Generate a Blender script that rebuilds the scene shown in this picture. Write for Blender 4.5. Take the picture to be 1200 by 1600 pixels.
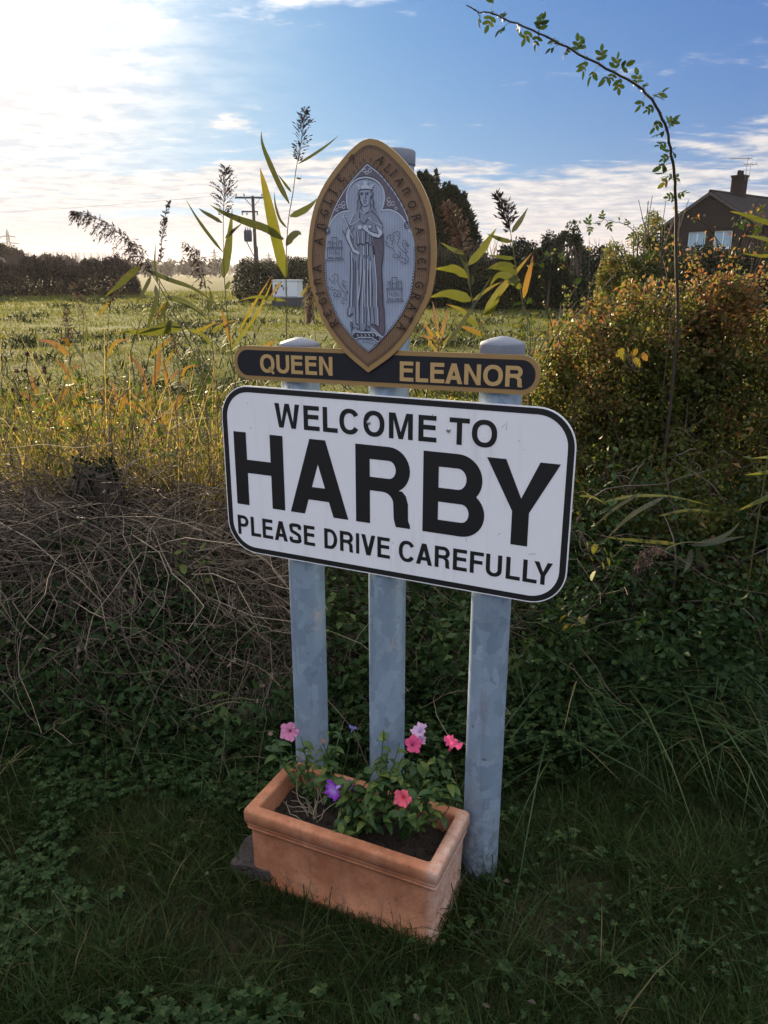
import bpy, bmesh, math, random
import numpy as np
from math import radians, sin, cos, pi
from mathutils import Vector, Matrix, geometry

scene = bpy.context.scene
for o in list(bpy.data.objects):
    bpy.data.objects.remove(o)

# ------------------------------------------------------------------ camera
PITCH, FOC, CAMH = radians(17.19), 1202.0, 1.6
cam_data = bpy.data.cameras.new("camera")
cam = bpy.data.objects.new("camera", cam_data)
scene.collection.objects.link(cam)
cam.location = (0, 0, CAMH)
cam.rotation_euler = (pi / 2 - PITCH, 0, 0)
cam_data.sensor_fit = 'VERTICAL'
cam_data.sensor_height = 36.0
cam_data.lens = 36.0 * FOC / 1600.0
cam_data.clip_start, cam_data.clip_end = 0.05, 9000
scene.camera = cam
scene.render.resolution_x, scene.render.resolution_y = 768, 1024

# ------------------------------------------------------------------ sun, sky, exposure
SUN_AZ, SUN_EL = radians(-24.0), radians(13.8)      # azimuth from +Y, negative is to the west
SUN_DIR = Vector((sin(SUN_AZ) * cos(SUN_EL), cos(SUN_AZ) * cos(SUN_EL), sin(SUN_EL)))
sun_data = bpy.data.lights.new("sun", 'SUN')
sun_data.energy = 3.4
sun_data.angle = radians(0.5)
sun_data.color = (1.0, 0.79, 0.50)
sun = bpy.data.objects.new("sun", sun_data)
scene.collection.objects.link(sun)
sun.rotation_euler = SUN_DIR.to_track_quat('Z', 'Y').to_euler()
sun.location = (-30, 60, 40)

scene.view_settings.view_transform = 'Standard'
scene.view_settings.look = 'None'
scene.view_settings.gamma = 1.0
scene.view_settings.use_curve_mapping = False
scene.view_settings.exposure = 2.32
scene.cycles.use_denoising = True
scene.cycles.max_bounces = 7
scene.cycles.diffuse_bounces = 3
scene.cycles.glossy_bounces = 2
scene.cycles.transmission_bounces = 4
scene.cycles.transparent_max_bounces = 6
scene.cycles.volume_bounces = 0
scene.cycles.caustics_reflective = False
scene.cycles.caustics_refractive = False

world = bpy.data.worlds.new("World")
scene.world = world
world.use_nodes = True
nt = world.node_tree
nt.nodes.clear()
class G:
    """small helper to write node graphs"""
    def __init__(s, tree): s.t = tree
    def n(s, typ, props=None, **ins):
        nd = s.t.nodes.new(typ)
        for k, v in (props or {}).items(): setattr(nd, k, v)
        for k, v in ins.items():
            key = int(k[1:]) if k[0] == '_' and k[1:].isdigit() else k.replace('__', ' ')
            sock = nd.inputs[key]
            if isinstance(v, bpy.types.NodeSocket): s.t.links.new(v, sock)
            else: sock.default_value = v
        return nd
    def m(s, op, a, b=0.0, c=None, clamp=False):
        nd = s.n('ShaderNodeMath', {'operation': op, 'use_clamp': clamp}, _0=a, _1=b)
        if c is not None:
            if isinstance(c, bpy.types.NodeSocket): s.t.links.new(c, nd.inputs[2])
            else: nd.inputs[2].default_value = c
        return nd.outputs[0]
    def mr(s, v, a, b, c=0.0, d=1.0, smooth=False):
        nd = s.n('ShaderNodeMapRange', {'interpolation_type': 'SMOOTHSTEP' if smooth else 'LINEAR'}, _0=v, _1=a, _2=b, _3=c, _4=d)
        return nd.outputs[0]
    def mix(s, f, a, b, mode='MIX'):
        nd = s.n('ShaderNodeMix', {'data_type': 'RGBA', 'blend_type': mode})
        for i, v in ((0, f), (6, a), (7, b)):
            if isinstance(v, bpy.types.NodeSocket): s.t.links.new(v, nd.inputs[i])
            else: nd.inputs[i].default_value = v if not isinstance(v, tuple) or len(v) == 4 else (*v, 1)
        return nd.outputs[2]
    def noise(s, vec, scale, detail=4, rough=.55, dist=0.0):
        nd = s.n('ShaderNodeTexNoise', None, Scale=scale, Detail=detail, Roughness=rough, Distortion=dist)
        if vec is not None: s.t.links.new(vec, nd.inputs['Vector'])
        return nd.outputs[0]
g = G(nt)
SKY_STRENGTH = 0.10
sky = g.n('ShaderNodeTexSky', {'sky_type': 'NISHITA', 'sun_disc': False, 'sun_elevation': SUN_EL, 'sun_rotation': SUN_AZ,
                               'altitude': 20.0, 'air_density': 1.0, 'dust_density': 1.6, 'ozone_density': 2.5})
tc = g.n('ShaderNodeTexCoord')
dvec = tc.outputs['Generated']
sep = g.n('ShaderNodeSeparateXYZ', None, Vector=dvec)
dx, dy, dz = sep.outputs
zz = g.m('ADD', g.m('MAXIMUM', dz, 0.0), 0.045)
pxx, pyy = g.m('DIVIDE', dx, zz), g.m('DIVIDE', dy, zz)
pv = g.n('ShaderNodeCombineXYZ', None, X=pxx, Y=pyy, Z=0.0).outputs[0]
pv2 = g.n('ShaderNodeCombineXYZ', None, X=g.m('MULTIPLY', pxx, 0.55), Y=g.m('ADD', pyy, 3.7), Z=2.3).outputs[0]
n1 = g.noise(pv2, 1.15, 7, .60, .5)
n2 = g.noise(pv, 4.2, 4, .6, .2)
nn = g.m('ADD', g.m('MULTIPLY', n1, 0.85), g.m('MULTIPLY', n2, 0.22))
low = g.m('ADD', g.mr(dz, 0.05, 0.20, 0.13, -0.10, True), g.mr(dz, .28, .55, 0, .27, True))          # more cloud towards the horizon; thicker unseen cover overhead, added as fill light
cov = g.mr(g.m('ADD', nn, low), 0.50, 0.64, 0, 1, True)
sd = g.n('ShaderNodeVectorMath', {'operation': 'DOT_PRODUCT'}, _0=dvec, _1=tuple(SUN_DIR)).outputs['Value']
lowdim = g.mr(dz, .03, .17, .12, 1, True)      # the murk along the skyline stays dull under the glare
glow = g.m('MULTIPLY', g.m('POWER', g.m('MAXIMUM', sd, 0.0), 22.0), lowdim)
body = g.mix(g.mr(n2, .38, .62), (.92, .99, 1.16), (1.72, 1.65, 1.58))
lowgrey = g.mix(g.mr(dz, .0, .09, 0, 1, True), (1.05, .95, .99), body)
high = g.mix(g.mr(dz, .14, .55, 0, 1, True), (1, 1, 1), (2.9, 3.0, 3.15))  # clouds overhead, out of view, brightened to lift the shaded sign
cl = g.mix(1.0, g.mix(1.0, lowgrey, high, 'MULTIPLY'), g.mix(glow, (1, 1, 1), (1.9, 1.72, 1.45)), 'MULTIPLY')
blue = g.mix(1.0, sky.outputs[0], (.044, .142, .42), 'MULTIPLY')
# very bright parts of the sky roll off softly, as on the photograph's sensor
den = g.n('ShaderNodeVectorMath', {'operation': 'MULTIPLY_ADD'}, _0=blue, _1=(.55, .50, .44), _2=(1, 1, 1)).outputs[0]
blue = g.n('ShaderNodeVectorMath', {'operation': 'DIVIDE'}, _0=blue, _1=den).outputs[0]
veil = g.m('MULTIPLY', g.m('POWER', g.m('MAXIMUM', sd, 0.0), 62.0), 0.98)
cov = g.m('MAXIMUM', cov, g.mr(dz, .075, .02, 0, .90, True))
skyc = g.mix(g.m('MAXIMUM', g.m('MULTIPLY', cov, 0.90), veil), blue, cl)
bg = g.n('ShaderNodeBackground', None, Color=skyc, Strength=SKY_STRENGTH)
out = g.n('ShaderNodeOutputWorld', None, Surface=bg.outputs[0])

# ------------------------------------------------------------------ helpers
rng = np.random.default_rng(7)
random.seed(7)
COL = scene.collection

def ray(x, y):
    a, b = (x - 600) / FOC, (800 - y) / FOC
    return np.array([a, cos(PITCH) + b * sin(PITCH), -sin(PITCH) + b * cos(PITCH)])
def at(x, y, Y):
    """the point Y metres ahead of the camera seen at photo position x, y"""
    d = ray(x, y)
    return np.array([0, 0, CAMH]) + d * (Y / d[1])
def atz(x, y, z=0.0):
    d = ray(x, y)
    return np.array([0, 0, CAMH]) + d * ((z - CAMH) / d[2])

def tag(o, label=None, cat=None, group=None, kind=None):
    if label: o['label'] = label
    if cat: o['category'] = cat
    if group: o['group'] = group
    if kind: o['kind'] = kind
    return o
def empty(name, loc=(0, 0, 0), rz=0.0):
    o = bpy.data.objects.new(name, None)
    o.location = loc; o.rotation_euler = (0, 0, rz); o.empty_display_size = 0.1
    COL.objects.link(o)
    return o
def link(name, me, parent=None, mat=None):
    if mat is not None and not me.materials: me.materials.append(mat)
    o = bpy.data.objects.new(name, me)
    COL.objects.link(o)
    if parent is not None: o.parent = parent
    return o
def new_mesh(V, F, tint=None, smooth=False, name="m"):
    """V (n,3), F (m,3) or (m,4) int arrays, or a python list of faces"""
    me = bpy.data.meshes.new(name)
    V = np.asarray(V, dtype=np.float64).reshape(-1, 3)
    if isinstance(F, np.ndarray):
        k = F.shape[1]
        me.vertices.add(len(V)); me.vertices.foreach_set('co', V.astype(np.float32).ravel())
        me.loops.add(F.size); me.loops.foreach_set('vertex_index', F.astype(np.int32).ravel())
        me.polygons.add(len(F)); me.polygons.foreach_set('loop_start', np.arange(0, F.size, k, dtype=np.int32))
        me.update(calc_edges=True)
    else:
        me.from_pydata(V.tolist(), [], [list(f) for f in F]); me.update()
    if tint is not None:
        a = me.attributes.new('tint', 'FLOAT', 'POINT')
        a.data.foreach_set('value', np.asarray(tint, dtype=np.float32))
    if smooth: me.polygons.foreach_set('use_smooth', np.ones(len(me.polygons), dtype=bool))
    return me
def mobj(name, V, F, mat, parent=None, tint=None, smooth=False):
    return link(name, new_mesh(V, F, tint, smooth, name), parent, mat)
class Acc:
    """collects triangles from several generators"""
    def __init__(s): s.V, s.F, s.T, s.n = [], [], [], 0
    def add(s, V, F, T=None):
        V = np.asarray(V, float).reshape(-1, 3); F = np.asarray(F, int)
        if F.shape[1] == 4: F = np.concatenate([F[:, [0, 1, 2]], F[:, [0, 2, 3]]])
        s.V.append(V); s.F.append(F + s.n); s.n += len(V)
        s.T.append(np.full(len(V), 0.5) if T is None else np.broadcast_to(np.asarray(T, float), (len(V),)))
        return s
    def obj(s, name, mat, parent=None, smooth=False):
        return mobj(name, np.concatenate(s.V), np.concatenate(s.F), mat, parent, np.concatenate(s.T), smooth)
def unit(a): return a / np.maximum(np.linalg.norm(a, axis=-1, keepdims=True), 1e-9)

def blades(P, H, W, az, lean, curl, S=3, twist=None):
    """grass blades: P (n,3) roots; returns V, F, index of blade per vertex"""
    P = np.asarray(P, float); n = len(P)
    t = np.linspace(0, 1, S + 1)[None, :]
    D = np.stack([np.cos(az), np.sin(az)], -1)
    run = H[:, None] * (lean[:, None] * t + curl[:, None] * t ** 2)
    up = H[:, None] * t * np.sqrt(np.clip(1 - (lean[:, None] * .8) ** 2, .05, 1)) - H[:, None] * np.clip(curl[:, None], 0, 2) * .42 * t ** 3
    c = np.stack([P[:, 0:1] + D[:, 0:1] * run, P[:, 1:2] + D[:, 1:2] * run, P[:, 2:3] + up], -1)
    tw = rng.uniform(-1.3, 1.3, n) if twist is None else twist
    sx, sy = -np.sin(az + tw), np.cos(az + tw)
    w = W[:, None] * (1 - t ** 2.2) * (0.65 + 0.8 * t * (1 - t) * 2)
    side = np.stack([sx[:, None] * w, sy[:, None] * w, np.zeros_like(w)], -1) * .5
    V = np.stack([c - side, c + side], 2)[:, :S]                        # n,S,2,3
    V = np.concatenate([V.reshape(n, S * 2, 3), c[:, S:S + 1]], 1)      # n,2S+1,3
    k = 2 * S + 1
    f = []
    for i in range(S - 1): f += [[2 * i, 2 * i + 1, 2 * i + 3], [2 * i, 2 * i + 3, 2 * i + 2]]
    f.append([2 * S - 2, 2 * S - 1, 2 * S])
    F = (np.array(f)[None] + (np.arange(n) * k)[:, None, None]).reshape(-1, 3)
    return V.reshape(-1, 3), F, np.repeat(np.arange(n), k)

def kites(C, D, Nn, L, W, fold=.18):
    """folded leaf blades with base C, direction D, normal N; 5 vertices, 4 triangles"""
    n = len(C); D = unit(D); Sd = unit(np.cross(D, Nn)); Nn = np.cross(Sd, D)
    L = np.broadcast_to(L, (n,))[:, None]; W = np.broadcast_to(W, (n,))[:, None]
    b = C; l = C + D * L * .42 - Sd * W * .5 + Nn * W * fold; r = C + D * L * .42 + Sd * W * .5 + Nn * W * fold
    m = C + D * L * .5; tpt = C + D * L - Nn * L * .08
    V = np.stack([b, l, r, m, tpt], 1)
    f = np.array([[0, 3, 1], [0, 2, 3], [1, 3, 4], [3, 2, 4]])
    F = (f[None] + (np.arange(n) * 5)[:, None, None]).reshape(-1, 3)
    return V.reshape(-1, 3), F, np.repeat(np.arange(n), 5)

def tubes(P, R, sides=3):
    """P (n,k,3) polylines, R (n,k) radii"""
    P = np.asarray(P, float); n, k, _ = P.shape
    R = np.broadcast_to(np.asarray(R, float), (n, k))
    T = unit(np.gradient(P, axis=1))
    ref = np.where(np.abs(T[..., 2:3]) > .85, np.array([1., 0, 0]), np.array([0, 0, 1.]))
    A = unit(np.cross(T, ref)); B = np.cross(T, A)
    an = np.arange(sides) * 2 * pi / sides
    V = P[:, :, None, :] + R[..., None, None] * (np.cos(an)[:, None] * A[:, :, None, :] + np.sin(an)[:, None] * B[:, :, None, :])
    i = np.arange(k - 1)[:, None] * sides; j = np.arange(sides)[None]; j2 = (j + 1) % sides
    q = np.stack([i + j, i + j2, i + sides + j2, i + sides + j], -1).reshape(-1, 4)
    F = (q[None] + (np.arange(n) * k * sides)[:, None, None]).reshape(-1, 4)
    F = np.concatenate([F[:, [0, 1, 2]], F[:, [0, 2, 3]]])
    return V.reshape(-1, 3), F, np.repeat(np.arange(n), k * sides)
def smooth_path(pts, k=24):
    """Catmull-Rom through 3D points"""
    P = np.asarray(pts, float)
    if len(P) == 2: return P[0] + (P[1] - P[0]) * np.linspace(0, 1, k)[:, None]
    Q = np.vstack([2 * P[0] - P[1], P, 2 * P[-1] - P[-2]])
    o = []
    for s in np.linspace(0, len(P) - 1 - 1e-6, k):
        i = int(s); t = s - i; a, b, c, d = Q[i:i + 4]
        o.append(.5 * (2 * b + (c - a) * t + (2 * a - 5 * b + 4 * c - d) * t * t + (3 * b - a - 3 * c + d) * t ** 3))
    return np.array(o)
def box_vf(x0, x1, y0, y1, z0, z1):
    V = [(x, y, z) for z in (z0, z1) for y in (y0, y1) for x in (x0, x1)]
    F = [(0, 2, 3, 1), (4, 5, 7, 6), (0, 1, 5, 4), (2, 6, 7, 3), (0, 4, 6, 2), (1, 3, 7, 5)]
    return V, F
def boxes(name, lst, mat, parent=None, bevel=0.0):
    bm = bmesh.new()
    for b in lst:
        V, F = box_vf(*b); vs = [bm.verts.new(v) for v in V]
        for f in F: bm.faces.new([vs[i] for i in f])
    if bevel: bmesh.ops.bevel(bm, geom=bm.edges[:], offset=bevel, segments=2, affect='EDGES')
    me = bpy.data.meshes.new(name); bm.to_mesh(me); bm.free()
    return link(name, me, parent, mat)

# smooth pseudo noise on the plan, used for the lie of the land
_ph = rng.uniform(0, 6.28, (40, 3)); _dr = rng.uniform(0, 6.28, 40)
def wob(x, y, f=1.0, n=8, o=0):
    s = 0
    for i in range(n):
        fr = f * (1 + .37 * i); a = _dr[(i + o) % 40]
        s = s + np.sin((x * cos(a) + y * sin(a)) * fr + _ph[(i + o) % 40, 0]) / (1 + .35 * i)
    return s / 2.6
def sstep(a, b, x):
    t = np.clip((x - a) / (b - a), 0, 1); return t * t * (3 - 2 * t)
def ridge(x): return 2.95 + .10 * np.sin(x * .9 + 1) + .25 * sstep(.2, 1.6, x)
def gz(x, y):
    x, y = np.asarray(x, float), np.asarray(y, float)
    A = .54 - .23 * sstep(-.85, -.45, x) + .05 * wob(x, y * 0, 1.7)
    d = y - ridge(x)
    bank = A * np.where(d < 0, np.exp(-(d / .50) ** 2), np.exp(-(d / .8) ** 2))
    near = 1 - sstep(1.2, 2.4, y)
    rough = (.012 * wob(x, y, 7, 8, 5) + .008 * wob(x, y, 19, 8, 11)) * (1 - .5 * near)
    field = sstep(4, 9, y) * (.05 * wob(x, y, 1.3, 8, 3) + .04 * np.clip(wob(x, y, 3.1, 8, 15) - .35, 0, 1) * 2 + .04 * wob(x, y, .45, 8, 9))
    far = -.004 * np.clip(y - 12, 0, 60) * 0
    return bank + rough + field * np.exp(-np.clip(y - 60, 0, None) / 40) + far
# ------------------------------------------------------------------ materials
def material(name):
    m = bpy.data.materials.new(name); m.use_nodes = True
    t = m.node_tree; t.nodes.clear()
    gg = G(t)
    o = gg.n('ShaderNodeOutputMaterial')
    return m, gg, o
def pbsdf(gg, o, color, rough=.6, spec=.4, metal=0.0, normal=None):
    p = gg.n('ShaderNodeBsdfPrincipled')
    for key, v in (('Base Color', color), ('Roughness', rough), ('Specular IOR Level', spec), ('Metallic', metal), ('Normal', normal)):
        if v is None: continue
        if isinstance(v, bpy.types.NodeSocket): gg.t.links.new(v, p.inputs[key])
        else: p.inputs[key].default_value = (*v, 1) if isinstance(v, tuple) and len(v) == 3 else v
    if o is not None: gg.t.links.new(p.outputs[0], o.inputs['Surface'])
    return p
def ramp(gg, fac, stops):
    r = gg.n('ShaderNodeValToRGB', None, Fac=fac)
    cr = r.color_ramp
    while len(cr.elements) > 1: cr.elements.remove(cr.elements[-1])
    cr.elements[0].position = stops[0][0]; cr.elements[0].color = (*stops[0][1], 1)
    for p, c in stops[1:]:
        e = cr.elements.new(p); e.color = (*c, 1)
    return r.outputs[0]
def bump(gg, h, strength=.4, dist=.01):
    b = gg.n('ShaderNodeBump', None, Strength=strength, Distance=dist, Height=h)
    return b.outputs[0]
def objpos(gg): return gg.n('ShaderNodeTexCoord').outputs['Object']
def leafy(name, stops, trans=.42, rough=.5, spec=.3, tcol=(1.25, 1.25, .75), blot=.55):
    """leaves: colour from the leaf's own tint, light passes through"""
    m, gg, o = material(name)
    a = gg.n('ShaderNodeAttribute', {'attribute_name': 'tint'})
    c = ramp(gg, a.outputs['Fac'], stops)
    nz = gg.noise(objpos(gg), 35, 3)
    c = gg.mix(.45, c, gg.mix(nz, (.4, .4, .4), (1.5, 1.5, 1.5)), 'MULTIPLY')
    c = gg.mix(gg.m('MULTIPLY', gg.mr(gg.noise(objpos(gg), 70, 3, .6), .60, .68), blot), c, (.10, .062, .03))
    p = pbsdf(gg, None, c, rough, spec)
    tr = gg.n('ShaderNodeBsdfTranslucent', None, Color=gg.mix(1.0, c, tcol, 'MULTIPLY'))
    mx = gg.n('ShaderNodeMixShader', None, Fac=trans)
    gg.t.links.new(p.outputs[0], mx.inputs[1]); gg.t.links.new(tr.outputs[0], mx.inputs[2])
    gg.t.links.new(mx.outputs[0], o.inputs['Surface'])
    return m
def plain(name, col, rough=.6, var=.25, scale=12, spec=.4, bmp=.15, metal=0.0):
    m, gg, o = material(name)
    nz = gg.noise(objpos(gg), scale, 5)
    c = gg.mix(var, col, gg.mix(nz, tuple(v * .35 for v in col), tuple(min(1, v * 1.6) for v in col)))
    pbsdf(gg, o, c, rough, spec, metal, bump(gg, gg.noise(objpos(gg), scale * 4, 4), bmp, .004) if bmp else None)
    return m
M = {}
# leaves and grasses
M['verge_grass'] = leafy('verge_grass', [(0, (.012, .025, .006)), (.5, (.020, .040, .008)), (.85, (.038, .060, .013)), (1, (.13, .10, .045))], .35, .55, .15)
M['long_grass'] = leafy('long_grass', [(0, (.020, .046, .018)), (.6, (.030, .062, .017)), (.9, (.07, .10, .03)), (1, (.24, .19, .09))], .38, .42)
M['field_grass'] = leafy('field_grass', [(0, (.045, .062, .012)), (.5, (.088, .096, .020)), (.85, (.15, .13, .036)), (1, (.30, .22, .10))], .5, .7, .08)
M['weed_leaf'] = leafy('weed_leaf', [(0, (.05, .075, .018)), (.45, (.09, .11, .024)), (.75, (.16, .13, .03)), (.9, (.24, .13, .035)), (1, (.20, .085, .03))], .5)
M['dead_stem'] = leafy('dead_stem', [(0, (.055, .042, .032)), (.5, (.155, .118, .088)), (1, (.36, .29, .20))], .12, .7, .2, (1, .9, .7))
M['nettle_leaf'] = leafy('nettle_leaf', [(0, (.020, .050, .016)), (.5, (.034, .076, .022)), (1, (.12, .15, .03))], .42, .55, .2)
M['ground_leaf'] = leafy('ground_leaf', [(0, (.011, .027, .008)), (.6, (.026, .054, .015)), (1, (.075, .105, .033))], .3, .6, .12)
M['hedge_leaf'] = leafy('hedge_leaf', [(0, (.034, .055, .014)), (.42, (.090, .112, .022)), (.62, (.125, .118, .036)), (.74, (.19, .120, .046)), (.86, (.21, .088, .042)), (1, (.13, .058, .036))], .56, .5, .2, (1.1, 1.05, .75))
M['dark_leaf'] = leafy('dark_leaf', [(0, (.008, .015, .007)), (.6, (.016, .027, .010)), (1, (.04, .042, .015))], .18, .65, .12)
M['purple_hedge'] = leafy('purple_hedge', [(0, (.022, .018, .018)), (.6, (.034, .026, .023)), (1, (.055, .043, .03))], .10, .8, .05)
M['reed_leaf'] = leafy('reed_leaf', [(0, (.034, .038, .022)), (.25, (.050, .058, .018)), (.5, (.105, .110, .018)), (.68, (.155, .118, .020)), (.85, (.17, .092, .030)), (1, (.12, .058, .032))], .42, .40, .4, (1.1, 1.1, .6))
M['reed_plume'] = leafy('reed_plume', [(0, (.028, .018, .018)), (.5, (.075, .048, .04)), (1, (.26, .19, .13))], .18, .7, .2, (1, .85, .7))
M['reed_stem'] = leafy('reed_stem', [(0, (.05, .055, .022)), (.5, (.11, .10, .035)), (1, (.16, .10, .05))], .1)
M['briar'] = leafy('briar', [(0, (.035, .022, .020)), (1, (.06, .05, .025))], .05)
M['rose_leaf'] = leafy('rose_leaf', [(0, (.020, .042, .014)), (.6, (.045, .075, .018)), (.85, (.14, .14, .02)), (1, (.26, .11, .03))], .24, .6, .08)
M['petunia_leaf'] = leafy('petunia_leaf', [(0, (.030, .075, .022)), (.6, (.055, .12, .032)), (1, (.12, .17, .03))], .42)
M['twig'] = plain('twig', (.09, .065, .05), .8, .5, 30)
M['bark'] = plain('bark', (.07, .055, .045), .9, .5, 18, .2, .5)

# ground: soil with thatch near, mown pasture beyond
m, gg, o = material('earth_and_turf')
pos = gg.n('ShaderNodeNewGeometry').outputs['Position']
yy = gg.n('ShaderNodeSeparateXYZ', None, Vector=pos).outputs[1]
soil = gg.mix(gg.noise(pos, 22, 6, .65), (.018, .015, .010), (.060, .052, .028))
turf = gg.mix(gg.noise(pos, 1.1, 8, .7), (.040, .050, .012), (.085, .092, .022))
turf = gg.mix(gg.mr(gg.noise(pos, .16, 4, .6), .48, .70), turf, (.095, .085, .032))
turf = gg.mix(gg.mr(gg.noise(pos, 3.0, 6, .7), .56, .66), turf, (.035, .035, .016))
turf = gg.mix(gg.mr(yy, 55, 80), turf, gg.mix(gg.noise(pos, .05, 6, .7), (.026, .032, .009), (.055, .055, .016)))  # far turf coloured darker, standing in for self-shadow of absent blades
c = gg.mix(gg.mr(yy, 3.4, 6.5, 0, 1, True), soil, turf)
pbsdf(gg, o, c, 1.0, .03, 0, bump(gg, gg.noise(pos, 9, 8, .7), .7, .08))
M['ground'] = m

# galvanised steel posts with faint spangle and streaks
m, gg, o = material('galvanised_steel')
p = objpos(gg)
mp = gg.n('ShaderNodeMapping', None, Vector=p, Scale=(1, 1, .22)).outputs[0]
pd = gg.n('ShaderNodeVectorMath', {'operation': 'MULTIPLY_ADD'}, _0=gg.n('ShaderNodeTexNoise', None, Vector=p, Scale=30, Detail=4).outputs['Color'], _1=(.05, .05, .05), _2=gg.n('ShaderNodeMapping', None, Vector=p, Scale=(1, 1, .6)).outputs[0]).outputs[0]
vor = gg.n('ShaderNodeTexVoronoi', None, Vector=pd, Scale=38).outputs['Color']
bw = gg.n('ShaderNodeRGBToBW', None, Color=vor).outputs[0]
st = gg.noise(mp, 9, 6, .7)
c = gg.mix(gg.m('MULTIPLY', gg.m('ADD', bw, st), .5), (.14, .20, .27), (.42, .53, .64))
c = gg.mix(gg.mr(gg.noise(p, 13, 5, .7), .60, .72), c, (.42, .43, .42))
c = gg.mix(gg.mr(gg.noise(p, 40, 3, .6), .70, .76), c, (.16, .15, .13))
zp = gg.n('ShaderNodeSeparateXYZ', None, Vector=p).outputs[2]
c = gg.mix(gg.m('MULTIPLY', gg.mr(zp, .30, .0, 0, 1), gg.mr(gg.noise(p, 48, 6, .75), .42, .62)), c, (.10, .085, .055))
c = gg.mix(gg.m('MULTIPLY', gg.mr(gg.noise(gg.n('ShaderNodeMapping', None, Vector=p, Scale=(1, 1, .06)).outputs[0], 40, 5, .7), .56, .70), .55), c, (.20, .20, .19))
pbsdf(gg, o, c, gg.mr(st, .3, .7, .42, .62), .5, .35, bump(gg, gg.noise(p, 120, 3), .08, .002))
M['steel'] = m
M['post_cap'] = plain('post_cap_plastic', (.13, .14, .17), .55, .3, 20)

# painted boards
def paint(name, col, rough=.45, var=.10, specks=True):
    m, gg, o = material(name)
    p = objpos(gg)
    c = gg.mix(gg.noise(p, 6, 6, .65), tuple(v * (1 - var) for v in col), col)
    if specks:
        c = gg.mix(gg.mr(gg.noise(p, 95, 2, .5), .735, .76), c, tuple(v * .3 for v in col))
        c = gg.mix(gg.m('MULTIPLY', gg.mr(gg.noise(gg.n('ShaderNodeMapping', None, Vector=p, Scale=(1, 1, .12)).outputs[0], 24, 4, .6), .56, .72), .16), c, (.30, .29, .24))
    pbsdf(gg, o, c, rough, .45, 0, bump(gg, gg.noise(p, 60, 2), .03, .001))
    return m
M['white_board'] = paint('white_board_face', (.86, .85, .86))
M['black_vinyl'] = paint('black_lettering', (.012, .012, .013), .5, .3, False)
M['board_edge'] = paint('pale_board_edge', (.62, .62, .60))
M['gold'] = paint('gold_paint', (.35, .215, .082), .42, .2, False)
M['gold_letter'] = paint('gold_lettering', (.52, .34, .14), .42, .12, False)
M['navy'] = paint('navy_paint', (.011, .011, .016), .8, .3, False)
def engraved(name, a, b, scale):
    m, gg, o = material(name)
    p = objpos(gg)
    w = gg.n('ShaderNodeTexWave', {'wave_type': 'BANDS', 'bands_direction': 'X'}, Vector=p, Scale=scale, Distortion=.6, Detail=2, Detail__Scale=3).outputs[1]
    br = gg.mr(gg.noise(p, 25, 4), .35, .65, .5, 1)
    c = gg.mix(gg.m('MULTIPLY', w, br), a, b)
    pbsdf(gg, o, c, .5, .4, .0, bump(gg, w, .25, .0006))
    return m
M['emblem_tan'] = engraved('emblem_tan', (.215, .128, .070), (.135, .080, .046), 62)
M['emblem_silver'] = engraved('emblem_silver', (.36, .41, .50), (.19, .22, .30), 80)
M['emblem_light'] = paint('emblem_light_line', (.50, .55, .63), .45, .15, False)
M['emblem_mid'] = engraved('emblem_mid', (.27, .30, .38), (.15, .165, .22), 95)
M['emblem_dark'] = paint('emblem_dark_line', (.045, .042, .060), .5, .3, False)
M['emblem_brown'] = paint('emblem_brown_line', (.030, .019, .014), .5, .3, False)
M['emblem_spandrel'] = plain('emblem_spandrel', (.13, .11, .14), .5, .6, 190)
M['bolt'] = plain('bolt_metal', (.42, .43, .45), .4, .2, 50, .5, 0, .6)

# terracotta with bloom, stains, mossy foot and one end paler
m, gg, o = material('terracotta')
p = objpos(gg)
zc = gg.n('ShaderNodeSeparateXYZ', None, Vector=p).outputs[2]
n_ = gg.noise(p, 7, 7, .65)
c = gg.mix(gg.mr(n_, .32, .68, 0, 1, True), (.26, .092, .042), (.44, .190, .100))
c = gg.mix(gg.m('MULTIPLY', gg.mr(gg.noise(gg.n('ShaderNodeMapping', None, Vector=p, Scale=(1, 1, .12)).outputs[0], 34, 5, .7), .50, .72), .45), c, (.16, .075, .048))
c = gg.mix(gg.m('MULTIPLY', gg.mr(gg.noise(p, 19, 6, .7), .52, .74), .22), c, (.54, .33, .22))
c = gg.mix(gg.mr(gg.noise(p, 150, 3, .6), .62, .70), c, (.12, .06, .04))
c = gg.mix(gg.m('MULTIPLY', gg.mr(zc, .09, .0, 0, 1), gg.mr(gg.noise(p, 30, 5, .7), .45, .62)), c, (.10, .07, .045))
xc = gg.n('ShaderNodeSeparateXYZ', None, Vector=p).outputs[0]
c = gg.mix(gg.m('MULTIPLY', gg.mr(xc, .235, .262), gg.mr(gg.noise(p, 33, 6, .75), .30, .75)), c, (.52, .40, .33))
pbsdf(gg, o, c, .88, .2, 0, bump(gg, gg.noise(p, 110, 5, .7), .35, .003))
M['terracotta'] = m
M['soil'] = plain('potting_soil', (.022, .016, .012), .95, .7, 60, .2, .8)
M['stone'] = plain('old_concrete', (.055, .042, .04), .95, .5, 26, .2, .8)
def petal(name, a, b):
    m, gg, o = material(name)
    t = gg.n('ShaderNodeAttribute', {'attribute_name': 'tint'}).outputs['Fac']
    c = gg.mix(t, a, b)
    p = pbsdf(gg, None, c, .55, .2)
    tr = gg.n('ShaderNodeBsdfTranslucent', None, Color=c)
    mx = gg.n('ShaderNodeMixShader', None, Fac=.45)
    gg.t.links.new(p.outputs[0], mx.inputs[1]); gg.t.links.new(tr.outputs[0], mx.inputs[2])
    gg.t.links.new(mx.outputs[0], o.inputs['Surface'])
    return m
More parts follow.
